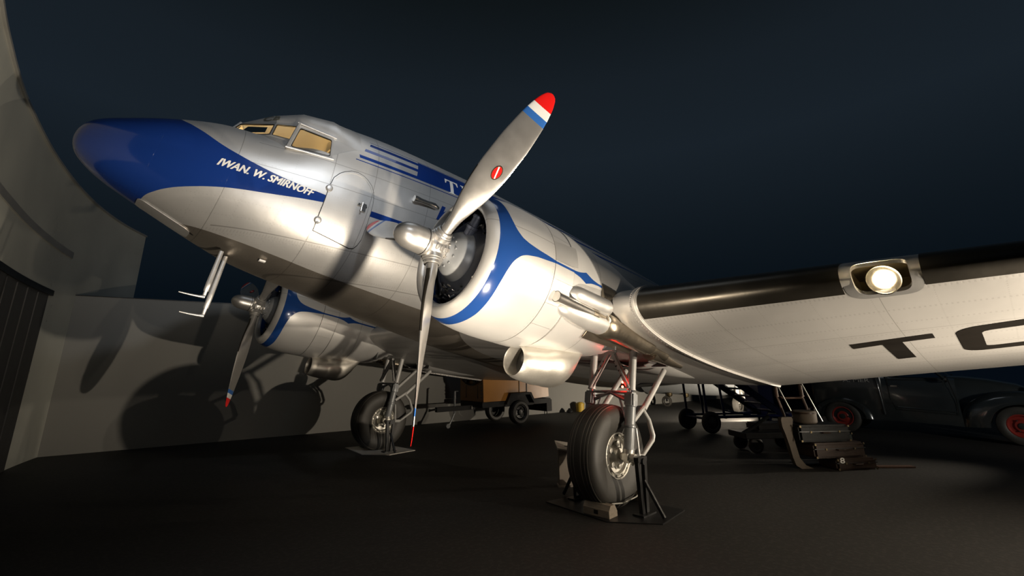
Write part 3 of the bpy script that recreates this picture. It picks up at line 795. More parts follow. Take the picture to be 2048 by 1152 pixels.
    MB().tube([(.345, yc+.375*math.sin(a), .375*math.cos(a)) for a in [2*PI*k/48 for k in range(49)]], .020, 10).build('ignition_harness', 'engblue', co)
    for k in range(9):
        a = 2*PI*k/9+.2; MB().tube([(.345, yc+.375*math.sin(a), .375*math.cos(a)), (.36, yc+.43*math.sin(a+.05), .43*math.cos(a+.05)), (.44, yc+.47*math.sin(a+.08), .47*math.cos(a+.08))], .011, 8).build('ignition_lead', 'engblue', co)
    a = -.62 if s < 0 else .62; u = Vector((0, math.sin(a), math.cos(a)))
    mb = MB(); mb.lathe([(.20, .05), (.30, .05), (.305, .062), (.33, .062), (.335, .045), (.42, .045), (.425, .055), (.45, .05), (.46, 0)], (.27, yc, 0), u, 18); mb.build('propeller_governor', 'engblue', co, auto=40)
    for k in range(9):
        a = 2*PI*k/9+.2; u = Vector((0, math.sin(a), math.cos(a))); o0 = Vector((.52, yc, 0))
        mb = MB(); pr = []
        for q in range(10): r0 = .30+q*.017; pr += [(r0, .075), (r0+.005, .088), (r0+.010, .075)]
        pr += [(.48, .08), (.53, .07), (.545, .0)]
        mb.lathe([(.2, .07)]+pr, o0, u, 16)
        t = Vector((0, math.cos(a), -math.sin(a)))
        for sg in (-1, 1):
            mb.tube([o0+u*.28+t*.05*sg+Vector((-.15, 0, 0)), o0+u*.50+t*.06*sg+Vector((-.10, 0, 0))], .010, 8, 1)
            mb.lathe([(-.13, 0), (-.13, .025), (-.09, .035), (-.02, .03)], o0+u*.50+t*.06*sg, (1, 0, 0), 10)
        mb.build('engine_cylinder', ['engine', 'chrome'], co, auto=40)
    rnd = random.Random(3 if s < 0 else 5); mb = MB()
    for k in range(26):
        a = PI+rnd.uniform(-.9, .9); r = rnd.uniform(.30, .44); pts = []
        for q in range(6): pts.append((.30+rnd.uniform(-.03, .05)+.03*q, yc+(r+rnd.uniform(-.05, .05))*math.sin(a+q*.07), (r+rnd.uniform(-.05, .05))*math.cos(a+q*.07)))
        mb.tube(pts, rnd.uniform(.006, .013), 8, rnd.choice([0, 0, 1]))
    for k in range(8):
        a = rnd.uniform(.1, 1.1)*s*-1*-1; r = rnd.uniform(.36, .45); mb.tube([(.30, yc+r*math.sin(a), r*math.cos(a)), (.45, yc+(r+.05)*math.sin(a+.2), (r+.05)*math.cos(a+.2))], rnd.uniform(.008, .02), 8, rnd.choice([0, 1]))
    mb.build('engine_wiring', ['engine', 'polish'], co)
    return nac
# ---------------------------------------------------------------- propellers
BR = [.14, .22, .32, .45, .60, .80, 1.0, 1.2, 1.4, 1.55, 1.65, 1.71, 1.74, 1.753]
BC = [.115, .115, .120, .165, .225, .280, .305, .305, .28, .24, .19, .135, .085, .02]
BT = [1, 1, .85, .46, .26, .155, .115, .092, .078, .07, .07, .07, .07, .07]
BB = [-66, -64, -62, -58, -54, -48, -42, -38, -34, -32, -30, -30, -30, -30]
def blade_pt(yc, phi, r, c, side):
    """c: -1..1 across the chord (+ leading edge), side: -1 front face, +1 rear"""
    ch, th, be = [float(pchip(BR, q, r)[0]) for q in (BC, BT, BB)]
    be = math.radians(be); R = Vector((0, math.sin(phi), math.cos(phi))); t = Vector((0, math.cos(phi), -math.sin(phi)))
    cd = t*math.cos(be)+Vector((1, 0, 0))*math.sin(be); nd = R.cross(cd).normalized()
    if nd.x > 0: nd = -nd                     # towards the front face
    h = ch*th/2*math.sqrt(max(0, 1-c*c))*(1 if th > .8 else (1+.3*c))
    return Vector((0, yc, 0))+R*r+cd*(c*ch/2)+nd*(h*-side)
def build_prop(root, yc, phi0):
    mb = MB(); o = (0, yc, 0); X_ = (1, 0, 0)
    dome = [(-.430, 0), (-.428, .022), (-.418, .05), (-.395, .078), (-.36, .102), (-.31, .120), (-.25, .128), (-.135, .131)]
    mb.lathe(dome, o, X_, 40); mb.lathe([(-.137, .131), (-.137, .124), (-.128, .124), (-.128, .136), (-.115, .138), (-.105, .130), (-.08, .118), (-.05, .135), (0, .145), (.05, .14), (.075, .12), (.10, .10), (.12, .09)], o, X_, 40)
    for k in range(3):
        a = phi0+k*2*PI/3; R = Vector((0, math.sin(a), math.cos(a)))
        mb.lathe([(.05, .10), (.12, .098), (.145, .10), (.15, .092), (.165, .090), (.17, .082), (.195, .080), (.20, .064)], o, R, 28)
        a2 = a+PI/3; R2 = Vector((0, math.sin(a2), math.cos(a2)))
        for xx in (-.045, .0, .045):
            mb.box(Vector(o)+R2*.135+Vector((xx, 0, 0)), (.022, .05, .05), Matrix.Rotation(-a2, 3, 'X'), bev=.006)
    for k in range(10):
        a = 2*PI*k/10; mb.box((.10, yc+.112*math.sin(a), .112*math.cos(a)), (.02, .035, .016), Matrix.Rotation(-a, 3, 'X'))
    hub = mb.build('propeller', 'prop', root, auto=40)
    MB().lathe([(-.1345, .1315), (-.1325, .1335), (-.1305, .1315)], o, X_, 40).build('dome_seam', 'black', hub)
    for k in range(3):
        a = phi0+k*2*PI/3
        rs = [.14+(1.49-.14)*(i/26) for i in range(27)]+[1.4905, 1.55, 1.5505, 1.62, 1.6205, 1.65, 1.68, 1.705, 1.725, 1.738, 1.747, 1.753]
        rings = []; nn = 13
        for r in rs:
            cs = [math.cos(PI*i/(nn-1)) for i in range(nn)]
            rings.append([blade_pt(yc, a, r, c, -1) for c in cs]+[blade_pt(yc, a, r, c, 1) for c in cs[1:-1][::-1]])
        mb = MB()
        for i in range(len(rs)-1):
            m = (rs[i]+rs[i+1])/2; mi = 3 if m > 1.62 else 2 if m > 1.55 else 1 if m > 1.49 else 0
            mb.ring_loft([rings[i], rings[i+1]], True, (False, False), mi)
        mb.add([p for p in rings[-1]], [tuple(range(len(rings[-1])))], 3)
        bl = mb.build('propeller_blade', ['prop', 'tipblue', 'tipwhite', 'red'], hub, auto=60)
        # black leading-edge boot and root cuff line
        R = []
        for i in range(20):
            r = .26+.62*i/19; w = .94-.02*i/19
            R.append([blade_pt(yc, a, r, c, sd)*1.0 for c, sd in ((w, -1), (.975, -1), (1.0, -1), (.975, 1), (w, 1))])
        for i, rr in enumerate(R):
            r = .26+.62*i/19; cen = blade_pt(yc, a, r, .6, -1).lerp(blade_pt(yc, a, r, .6, 1), .5)
            R[i] = [q+(q-cen).normalized()*.0025 for q in rr]
        MB().ring_loft(R, closed=False).build('blade_boot', 'boot', bl)
        # maker's emblem on the front face: red oval with a pale slash
        def fn(u, v, off):
            p = blade_pt(yc, a, .94+v, (u-.045)/.148, -1); q = blade_pt(yc, a, .94+v, (u-.045)/.148, 1); return p+(p-q).normalized()*(off)
        el = lambda A, B, sc=1: [(A*sc*math.cos(t), B*sc*math.sin(t)) for t in [2*PI*j/28 for j in range(28)]]
        drape('blade_emblem_rim', ringpoly(el(.044, .072), el(.037, .063)), fn, 'brass', bl, .03, off=.003)
        drape('blade_emblem', ngon(el(.037, .063)), fn, 'red', bl, .03, off=.002)
        drape('blade_emblem_slash', ngon([(-.020, -.052), (-.010, -.058), (.020, .052), (.008, .058)]), fn, 'tipwhite', bl, .03, off=.0035)
    return hub
# ---------------------------------------------------------------- landing gear
WX, WZ = 2.922, -1.627
def build_gear(root, yc):
    s = -1 if yc < 0 else 1
    # truss across the two legs is the part that carries the rest
    T = Vector
    P = lambda x, y, z: T((x, yc+y, z))
    mb = MB()
    zt = -.955
    for sg in (-1, 1):
        mb.box(P(2.95, sg*.30, zt-.03), (.13, .13, .17), bev=.02)
        mb.tube([P(2.95, sg*.25, zt-.05), P(2.95, 0, zt+.045)], .020, 10); mb.tube([P(2.95, sg*.22, zt+.0), P(2.95, sg*.10, zt+.02)], .012, 8)
        mb.tube([P(2.95, sg*.25, zt+.05), P(2.95, 0, zt+.055)], .018, 10); mb.tube([P(2.95, sg*.24, zt-.05), P(2.95, sg*.27, zt-.28)], .022, 10)
        mb.tube([P(2.95, sg*.14, zt-.02), P(2.95, sg*.25, zt-.30)], .014, 8)
    gear = mb.build('landing_gear', 'grey', root, auto=40)
    for sg in (-1, 1):
        mb = MB()
        mb.tube([P(2.98, sg*.30, -.36), P(2.96, sg*.30, -.86)], .047, 20); mb.tube([P(2.96, sg*.30, -.86), P(2.96, sg*.30, -.875)], .052, 20)
        mb.build('gear_upper_strut', 'white', gear)
        MB().tube([P(2.96, sg*.30, -.87), P(2.95, sg*.30, -1.0)], .030, 16).build('oleo_piston', 'chrome', gear)
        mb = MB()
        mb.tube([P(2.95, sg*.30, -1.0), P(2.95, sg*.30, -1.06), P(2.95, sg*.30, -1.07), P(2.94, sg*.30, -1.27), P(2.94, sg*.30, -1.28), P(2.94, sg*.30, -1.30), P(2.94, sg*.30, -1.31), P(2.93, sg*.30, -1.52), P(2.93, sg*.30, -1.53), P(2.93, sg*.30, -1.56)], [.070, .070, .062, .062, .072, .072, .062, .060, .066, .066], 24)
        mb.build('gear_lower_cylinder', 'grey', gear)
        mb = MB(); mb.tube([P(2.93, sg*.30, -1.55), P(WX, sg*.30, WZ-.03)], [.070, .055], 20); mb.box(P(WX, sg*.30, WZ), (.14, .13, .13), bev=.03); mb.tube([P(WX, sg*.22, WZ), P(WX, sg*.40, WZ)], .045, 16); mb.tube([P(WX+.10, sg*.30, WZ-.06), P(WX+.02, sg*.34, WZ-.02)], .03, 12)
        mb.build('axle_fitting', 'gearmet', gear)
        # drag strut and folding link
        MB().tube([P(3.74, sg*.30, -.50), P(3.24, sg*.30, -1.06)], .036, 16).build('drag_strut', 'white', gear)
        mb = MB(); mb.tube([P(3.24, sg*.30, -1.04), P(3.02, sg*.30, -1.22)], .028, 10); mb.tube([P(3.20, sg*.30, -1.05), P(3.36, sg*.30, -1.17), P(3.46, sg*.30, -1.34), P(3.45, sg*.30, -1.40), P(3.22, sg*.30, -1.60)], [.026, .03, .034, .034, .026], 12, flat=.8)
        mb.tube([P(3.22, sg*.30, -1.60), P(WX+.04, sg*.30, WZ)], .028, 10)
        mb.build('folding_link', 'white', gear)
        MB().tube([P(3.03, sg*.33, -1.30), P(3.10, sg*.34, -1.60)], .013, 8).build('brake_line', 'white', gear)
        mb = MB(); mb.box(P(2.90, sg*.15, -.62), (.03, .045, .56), Matrix.Rotation(math.radians(sg*31), 3, 'X'), bev=.006)
        mb.box(P(2.94, sg*.15, -.62), (.012, .060, .56), Matrix.Rotation(math.radians(sg*31), 3, 'X'))
        for k in range(4):
            f = .30+.13*k; p = P(2.8845, sg*.28*f, -.40-.45*f); w = .008
            mb.ring_loft([[p+Vector((0, w*math.cos(t), w*1.5*math.sin(t))) for t in [2*PI*q/10 for q in range(10)]], [p+Vector((-.001, w*math.cos(t), w*1.5*math.sin(t))) for t in [2*PI*q/10 for q in range(10)]]], m=1)
        mb.build('gear_brace', ['white', 'black'], gear)
    mb = MB(); mb.box(P(2.90, 0, -.38), (.06, .20, .12), bev=.02); mb.box(P(2.90, .07, -.30), (.05, .06, .16)); mb.box(P(2.90, -.07, -.30), (.05, .06, .16)); mb.build('brace_apex_fitting', 'white', gear)
    # wheel
    o = (WX, yc, WZ)
    half = [(0, .570), (.045, .5695), (.050, .564), (.055, .5685), (.095, .5655), (.100, .560), (.105, .563), (.135, .556), (.140, .549), (.145, .551), (.165, .540), (.19, .515), (.207, .475), (.214, .43), (.212, .38), (.203, .33), (.188, .29), (.172, .255), (.166, .235)]
    prof = [(-a, b) for a, b in half[::-1]]+half[1:]
    prof2 = []
    for i, p in enumerate(prof):
        g = min(abs(abs(p[0])-q) for q in (.0475, .0975, .1375)) < .0028
        prof2.append((p[0], p[1], 1 if (abs(p[1]-.564) < .0006 or abs(p[1]-.560) < .0006 or abs(p[1]-.549) < .0006) else 0))
    ty = MB().lathe(prof2, o, (0, 1, 0), 96).build('tyre', ['tyre', 'tyreline'], gear, auto=50)
    mb = MB()
    for d in (-1, 1):
        mb.lathe([(d*.165, .262), (d*.172, .258), (d*.176, .248), (d*.170, .238), (d*.150, .232), (d*.145, .222), (d*.165, .205), (d*.172, .200), (d*.168, .192), (d*.13, .182), (d*.12, .12), (d*.15, .10), (d*.20, .085), (d*.205, .05), (d*.21, 0)], o, (0, 1, 0), 64)
        for k in range(12):
            a = 2*PI*k/12; mb.lathe([(0, .013), (.016, .011), (.018, 0)], (WX+.222*math.cos(a), yc+d*.15, WZ+.222*math.sin(a)), (0, d, 0), 8)
        for k in range(5):
            a = 2*PI*k/5+.3; mb.lathe([(0, .035), (.03, .03), (.035, 0)], (WX+.13*math.cos(a), yc+d*.125, WZ+.13*math.sin(a)), (0, d, 0), 14)
    mb.build('wheel_rim', 'gearmet', gear, auto=40)
    return gear
# ---------------------------------------------------------------- surroundings
def struct(o, *a): o['kind'] = 'structure'; return o
def wallx(x): return (1, -.175)
def build_setting():
    mb = MB(); mb.box((8, 0, -.05), (60, 50, .1)); struct(mb.build('floor', 'concrete', None, smooth=False))
    # white partition wall behind the aircraft, 3.18 m high
    y = lambda x: 7.13-.175*(x+2.55)
    mb = MB(); mb.prism([(-2.48, y(-2.48)), (26, y(26)), (26, y(26)+.16), (-2.45, y(-2.48)+.16)], 'z', 0, 3.185); struct(mb.build('wall_back', 'wall', None, smooth=False))
    mb = MB(); mb.prism([(-2.47, y(-2.47)-.012), (26, y(26)-.012), (26, y(26)+.172), (-2.45, y(-2.47)+.172)], 'z', 3.185, 3.20); struct(mb.build('trim_1', 'black', None, smooth=False))
    # tall curved wall on the left
    pl = [(-3.44, -1.2), (-3.46, .13), (-3.44, .97), (-3.395, 1.88), (-3.29, 2.9), (-3.15, 3.97), (-2.96, 5.04), (-2.71, 6.15), (-2.32, 7.45), (-1.82, 8.65), (-1.31, 9.55)]
    ys = [p[1] for p in pl]; xs = [p[0] for p in pl]
    Y = [-1.2+(9.55+1.2)*i/70 for i in range(71)]; cur = [(float(pchip(ys, xs, q)[0]), q) for q in Y]
    def band(off0, off1, z0, z1, ya=-9, yb=99):
        c = [p for p in cur if ya <= p[1] <= yb]
        A = [(p[0]+off0, p[1]) for p in c]; B = [(p[0]+off1, p[1]) for p in c]
        mb = MB(); n = len(A)
        loops = [[(a[0], a[1], z0), (a[0], a[1], z1), (b[0], b[1], z1), (b[0], b[1], z0)] for a, b in zip(A, B)]
        mb.ring_loft(loops); return mb
    struct(band(0, -.14, 0, 5.22).build('wall_left', 'drab', None, auto=25))
    struct(band(.03, -.15, 5.22, 5.26).build('trim_2', 'strip', None, auto=25))
    struct(band(.02, .0, 3.86, 3.98, 1.0, 6.6).build('trim_3', 'strip', None, auto=25))
    struct(band(.05, .0, 3.0, 3.10, -1.2, 5.95).build('trim_4', 'black', None, auto=25))
    struct(band(.025, .0, .0, 3.0, -1.2, 5.80).build('door_1', 'smoke', None, auto=25))
    mb = MB()
    for q in [a*.55+.2 for a in range(10)]:
        x = float(pchip(ys, xs, q)[0])+.028; mb.box((x, q, 1.5), (.02, .02, 2.95))
    for z in (.8, 1.6, 2.35): pass
    struct(mb.build('trim_5', 'smoke', None, smooth=False))
    # cracks in the wall: small chips
def pix_frame(rx=(.78, -.62, 0)): pass
def build_stand(name, yc, label):
    r = empty(name, (2.55, yc, 0)); tag(r, label, 'axle stand', 'steel axle stands under the main wheels')
    mb = MB(); w = [(-.38, .66), (-.48, -.30), (-.14, -.76), (.46, -.70), (.40, .50)]
    mb.prism(w, 'z', .0, .012); mb.build('base_plate', 'black' if yc < 0 else 'panel', r, smooth=False)
    for s in (-1, 1):
        ax = A2W((WX, yc+s*.40, WZ)); ax = ax-Vector((2.55, yc, 0))
        mb = MB()
        yb = ax.y+s*.06
        for dx in (-.055, .055): mb.box(((ax.x-.0)+dx, yb, ax.z/2+.01), (.05, .045, ax.z-.0), Matrix.Rotation(dx*.9, 3, 'Y'))
        mb.box((ax.x, yb, ax.z+.0), (.18, .06, .05)); mb.box((ax.x, yb, .02), (.26, .14, .016))
        mb.tube([(ax.x, yb+s*.24, .02), (ax.x, yb+s*.03, ax.z*.62)], .022, 8)
        mb.tube([(ax.x, yb-s*.03, ax.z-.02), (ax.x, yb+s*.05, ax.z-.02)], .035, 12)
        mb.build('support_post', 'black', r, smooth=False)
    return r
def build_chock(loc, rot, size, label, rope=None):
    o = empty('wheel_chock', loc, (0, 0, rot)); tag(o, label, 'wheel chock', 'wooden wheel chocks at the near wheel')
    L, w, h = size
    MB().ring_loft([[(x, a, b) for a, b in [(-w/2, 0), (w/2, 0), (w/2, h*.45), (w*.22, h), (-w*.28, h), (-w/2, h*.6)]] for x in (-L/2, L/2)]).build('wood_block', 'wood', o, smooth=False)
    MB().box((0, -w/2-.003, h*.35), (.05, .008, .04)).build('hook_plate', 'black', o, smooth=False)
    return o
def build_info(loc):
    o = empty('information_stand', loc, (0, 0, math.radians(-40))); tag(o, 'low beige information stand with tilted white panel left of the near wheel', 'information stand')
    mb = MB(); mb.box((0, 0, .24), (.30, .12, .46), bev=.006); mb.box((0, 0, .01), (.34, .16, .02)); mb.build('pedestal', 'stand', o, smooth=False)
    R = Matrix.Rotation(math.radians(14), 3, 'X') @ Matrix.Rotation(math.radians(10), 3, 'Y')
    MB().box((0, -.02, .50), (.36, .26, .02), R).build('text_panel', 'panel', o, smooth=False)
    mb = MB(); mb.box((-.06, -.02, .513), (.16, .10, .004), R); mb.box((.09, .03, .514), (.08, .06, .004), R); mb.box((.03, -.09, .508), (.20, .02, .004), R); mb.build('printed_picture', 'black', o, smooth=False)
def wheel(mb, c, ax, R, w, rim=.6, m=(0, 1), hubr=.25):
    mb.lathe([(-w*.38, R*rim, m[0]), (-w/2, R*(rim+.08), m[0]), (-w*.5, R*.86, m[0]), (-w*.36, R*.97, m[0]), (0, R, m[0]), (w*.36, R*.97, m[0]), (w*.5, R*.86, m[0]), (w/2, R*(rim+.08), m[0]), (w*.38, R*rim, m[0])], c, ax, 40)
def build_trailer():
    # local frame: +x to the right of the picture along the wall, y away
    o = empty('generator_trailer', (7.35, 4.1, 0), (0, 0, math.radians(-6))); tag(o, 'orange box trailer on black chassis parked against the white wall', 'trailer')
    mb = MB()
    body = [(-1.22, .66), (-.42, .66), (-.28, .80), (.32, .80), (.46, .66), (1.16, .70), (1.12, 1.45), (-1.24, 1.45)]
    mb.prism(body, 'y', -.58, .62); bd = mb.build('body', 'orange', o, smooth=False)
    mb = MB(); mb.box((-.05, .02, 1.47), (2.44, 1.26, .05), bev=.015)
    mb.build('lid', 'orange', bd)
    mb = MB(); mb.box((.02, -.59, 1.10), (.02, .012, .62)); mb.box((.30, -.59, 1.12), (.02, .012, .60)); mb.box((-1.225, -.30, 1.02), (.012, .02, .55)); mb.box((-1.225, .30, 1.02), (.012, .02, .55)); mb.build('panel_seams', 'black', bd, smooth=False)
    mb = MB()
    for k in range(6): mb.box((-1.235, -.50, .78+k*.09), (.02, .03, .03))
    mb.build('latches', 'black', bd, smooth=False)
    mb = MB()
    for x in (-1.28,):
        mb.tube([(x, -.45+.9*k/12, 1.24-.14*math.sin(PI*k/12)) for k in range(13)], .022, 8)
        mb.tube([(x, -.45, 1.24), (x, .45, 1.24)], .02, 8); mb.box((x, .2, 1.20), (.06, .12, .08)); mb.box((x, -.22, 1.2), (.06, .10, .08))
    mb.build('coiled_cable', 'black', o)
    mb = MB()
    mb.box((0, .0, .58), (2.50, 1.14, .14), bev=.01); mb.box((1.20, 0, .44), (.22, 1.1, .34), bev=.01)
    mb.prism([(-.52, .58), (-.36, .86), (.38, .86), (.54, .58), (.48, .56), (.33, .80), (-.31, .80), (-.46, .56)], 'y', -.70, -.42)
    mb.prism([(-.52, .58), (-.36, .86), (.38, .86), (.54, .58), (.48, .56), (.33, .80), (-.31, .80), (-.46, .56)], 'y', .46, .74)
    for y0, y1 in ((-.60, -.585), (.63, .64)): mb.prism([(-.52, .50), (-.36, .86), (.38, .86), (.54, .50)], 'y', y0, y1)
    mb.box((-1.75, 0, .50), (1.2, .12, .12)); mb.build('chassis', 'matt', o, smooth=False)
    for y in (-.58, .60):
        mb = MB(); wheel(mb, (.0, y, .33), (0, 1, 0), .33, .2); t = mb.build('trailer_tyre', 'tyre', o)
        mb = MB(); mb.lathe([(-.085, .2), (-.09, .185), (-.06, .16), (-.05, .09), (-.08, .07), (-.09, 0)], (0, y, .33), (0, 1 if y < 0 else -1, 0), 24)
        for k in range(5): a = 2*PI*k/5; mb.lathe([(0, 0), (0, .014), (-.02, .012)], (.115*math.cos(a), y-(.06 if y < 0 else -.06), .33+.115*math.sin(a)), (0, 1, 0), 8)
        mb.build('wheel_hub', 'black', t)
    mb = MB(); mb.tube([(-1.78, 0, .95), (-1.78, 0, .36)], .028, 10); mb.tube([(-1.78, 0, .38), (-1.86, 0, .22), (-1.96, 0, .06)], .026, 10); mb.lathe([(-.03, 0), (-.03, .06), (.03, .06), (.03, 0)], (-1.98, 0, .07), (0, 1, 0), 16); mb.tube([(-1.78, 0, .95), (-1.72, -.08, .95)], .012, 8)
    mb.build('jockey_wheel', 'grey', o)
    mb = MB(); mb.tube([(-2.3, 0, .52), (-2.5, 0, .50), (-2.56, 0, .50)], [.03, .025, .04], 10); mb.build('tow_eye', 'black', o)
    MB().box((-1.28, -.10, .50), (.05, .02, .09), bev=.004).build('drawbar_clip', 'polish', o)
    mb = MB(); mb.tube([(1.18+.05*math.cos(a), -.4, .22+.06*math.sin(a)) for a in [2*PI*k/14 for k in range(15)]], .012, 8); mb.build('tow_ring', 'black', o)
def build_bucket():
    o = MB().lathe([(0, 0), (0, .13), (.24, .15), (.25, .16), (.27, .16), (.27, .13), (.31, .10), (.33, 0)], (11.25, 4.45, 0), (0, 0, 1), 24).build('bucket', 'yellow', None)
    tag(o, 'small yellow bucket on the floor at the foot of the white wall', 'bucket')
    mb = MB(); mb.lathe([(0, .09), (.02, .12), (.06, .11), (.10, .07), (.14, .04), (.15, 0)], (10.75, 4.52, 0), (0, 0, 1), 16); o = mb.build('dark_cone', 'black', None); tag(o, 'small dark rounded weight beside the yellow bucket', 'weight')
def suitcase(loc, rot, size, mat, label, trims=True, num=None):
    L, w, h = size; o = empty('suitcase', loc, rot); tag(o, label, 'suitcase', 'suitcases on the luggage pile')
    MB().box((0, 0, h/2), (L, w, h), bev=min(.03, h*.2)).build('case_body', mat, o)
    MB().box((0, 0, h*.62), (L+.006, w+.006, .012)).build('closing_seam', 'black', o, smooth=False)
    if trims:
        mb = MB()
        for s in (-1, 1):
            mb.box((s*L*.28, -w/2-.006, h*.60), (.03, .014, .03), bev=.004)
            for q in (-1, 1): mb.box((s*(L/2-.02), -w/2-.002, h*.5+q*(h/2-.02)), (.03, .010, .03), bev=.004)
        mb.build('brass_latches', 'brass', o)
        mb = MB(); mb.tube([(-.07, -w/2, h*.55), (-.06, -w/2-.035, h*.55), (.06, -w/2-.035, h*.55), (.07, -w/2, h*.55)], .010, 8); mb.build('carry_handle', 'brown', o)
    if num:
        f = lambda a, b, off: Vector((a, -w/2-.004, b))
        drape('number_tag', text_poly(num, (-L/2+.05, h*.62), (-L/2+.13, h*.62), .08, 0, .02), f, 'tipwhite', o, .2)
    return o
def build_luggage():
    ra = math.atan2(-.62, .78)
    u = Vector((.78, -.62, 0)); v = Vector((.62, .78, 0)); c = Vector((6.70, -4.22, 0))
    def P(a, b, z): return tuple(c+u*a+v*b+Vector((0, 0, z)))
    suitcase(P(.16, .0, .0), (0, 0, ra), (.66, .42, .17), 'brown', 'brown suitcase marked with a white number at the bottom of the pile', True, '8')
    suitcase(P(-.06, .05, .173), (0, 0, ra+.03), (.86, .46, .22), 'brown', 'large brown leather suitcase, middle of the pile under the black case')
    suitcase(P(-.20, .10, .397), (0, 0, ra-.04), (.82, .44, .25), 'leather', 'black leather suitcase with metal corners lying on the brown one')
    suitcase(P(.60, .80, .0), (0, 0, ra), (.52, .38, .42), 'green', 'dark green trunk behind the right end of the pile', True)
    # round hat box / canvas bag on top
    o = empty('canvas_bag', P(-.32, .14, .65)); tag(o, 'pale tan round canvas bag with leather bands on top of the black suitcase', 'bag')
    MB().lathe([(0, 0), (0, .15), (.02, .17), (.17, .175), (.19, .165), (.19, 0)], (0, 0, 0), (0, 0, 1), 28).build('bag_body', 'tan', o)
    mb = MB(); mb.lathe([(.15, .177), (.15, .182), (.175, .182), (.175, .177)], (0, 0, 0), (0, 0, 1), 28); mb.tube([(.12, -.12, .19), (.14, -.13, .23), (.17, -.05, .23), (.16, -.04, .18)], .012, 8); mb.build('leather_band', 'brown', o)
    # wooden hand truck leaning behind the pile
    o = empty('luggage_hand_truck', P(-.22, .35, 0), (0, 0, ra)); tag(o, 'wooden luggage hand truck with pale metal-edged rails standing in the pile', 'hand truck')
    for s in (-1, 1):
        mb = MB(); mb.tube([(s*.23+.1, .10, .02), (s*.23+.02, .14, .75), (s*.23-.02, .20, 1.05)], .024, 8, flat=.7); mb.tube([(s*.23-.03, .18, 1.03), (s*.23-.03, .18, 1.45)], .030, 8); mb.build('wooden_rail', 'oak', o)
        MB().tube([(s*.23+.21, .02, .48), (s*.23+.02, .12, 1.10), (s*.23-.06, .16, 1.36)], .012, 8).build('metal_edge', 'strip', o)
    mb = MB(); mb.tube([(-.24, .19, 1.04), (-.16, .15, 1.01), (.16, .15, 1.01), (.24, .19, 1.04)], .018, 8); mb.tube([(-.14, .12, .60), (.30, .12, .60)], .016, 8); mb.tube([(-.12, .1, .3), (.33, .1, .3)], .016, 8); mb.build('cross_bar', 'oak', o)
    mb = MB(); mb.box((.10, .02, .015), (.5, .3, .012)); mb.build('toe_plate', 'black', o, smooth=False)
    # upright tan lever beside the pile
    o = empty('tan_bracket', P(-.62, .05, 0), (0, 0, ra)); tag(o, 'curved tan wooden bracket standing upright at the left of the luggage', 'bracket')
    mb = MB(); mb.ring_loft([[(x-w/2, -.04, z), (x+w/2, -.04, z), (x+w/2, .04, z), (x-w/2, .04, z)] for x, z, w in ((.12, .0, .20), (.02, .05, .16), (-.04, .16, .11), (-.07, .34, .11), (-.10, .5, .12), (-.11, .62, .17), (-.10, .72, .20), (-.10, .76, .17))]); mb.build('bracket_arm', 'tan', o, auto=40)
    # low dark luggage cart to the left
    o = empty('luggage_cart', (7.6, -2.95, 0), (0, 0, ra)); tag(o, 'low dark luggage cart with small wheels between the stairs and the suitcases', 'cart')
    mb = MB(); mb.box((0, 0, .30), (1.25, .6, .10), bev=.01); mb.box((.1, .1, .42), (.7, .4, .14), bev=.03); mb.build('cart_bed', 'black', o, smooth=False)
    mb = MB(); mb.tube([(-.55, -.1, .33), (-.30, -.1, .45), (.0, -.1, .62)], .035, 8); mb.build('cart_handle', 'leather', o)
    for x in (-.42, .42):
        for y in (-.25, .25):
            mb = MB(); wheel(mb, (x, y, .14), (0, 1, 0), .14, .06); mb.lathe([(-.02, .085), (-.02, 0)], (x, y, .14), (0, 1, 0), 16); mb.build('cart_wheel', 'tyre', o)
    o = MB().box(P(.86, -.10, .012), (.55, .12, .02), Matrix.Rotation(ra-.15, 3, 'Z')).build('wooden_plank', 'oak', None, smooth=False); tag(o, 'short pale plank on the floor right of the suitcase pile', 'plank')
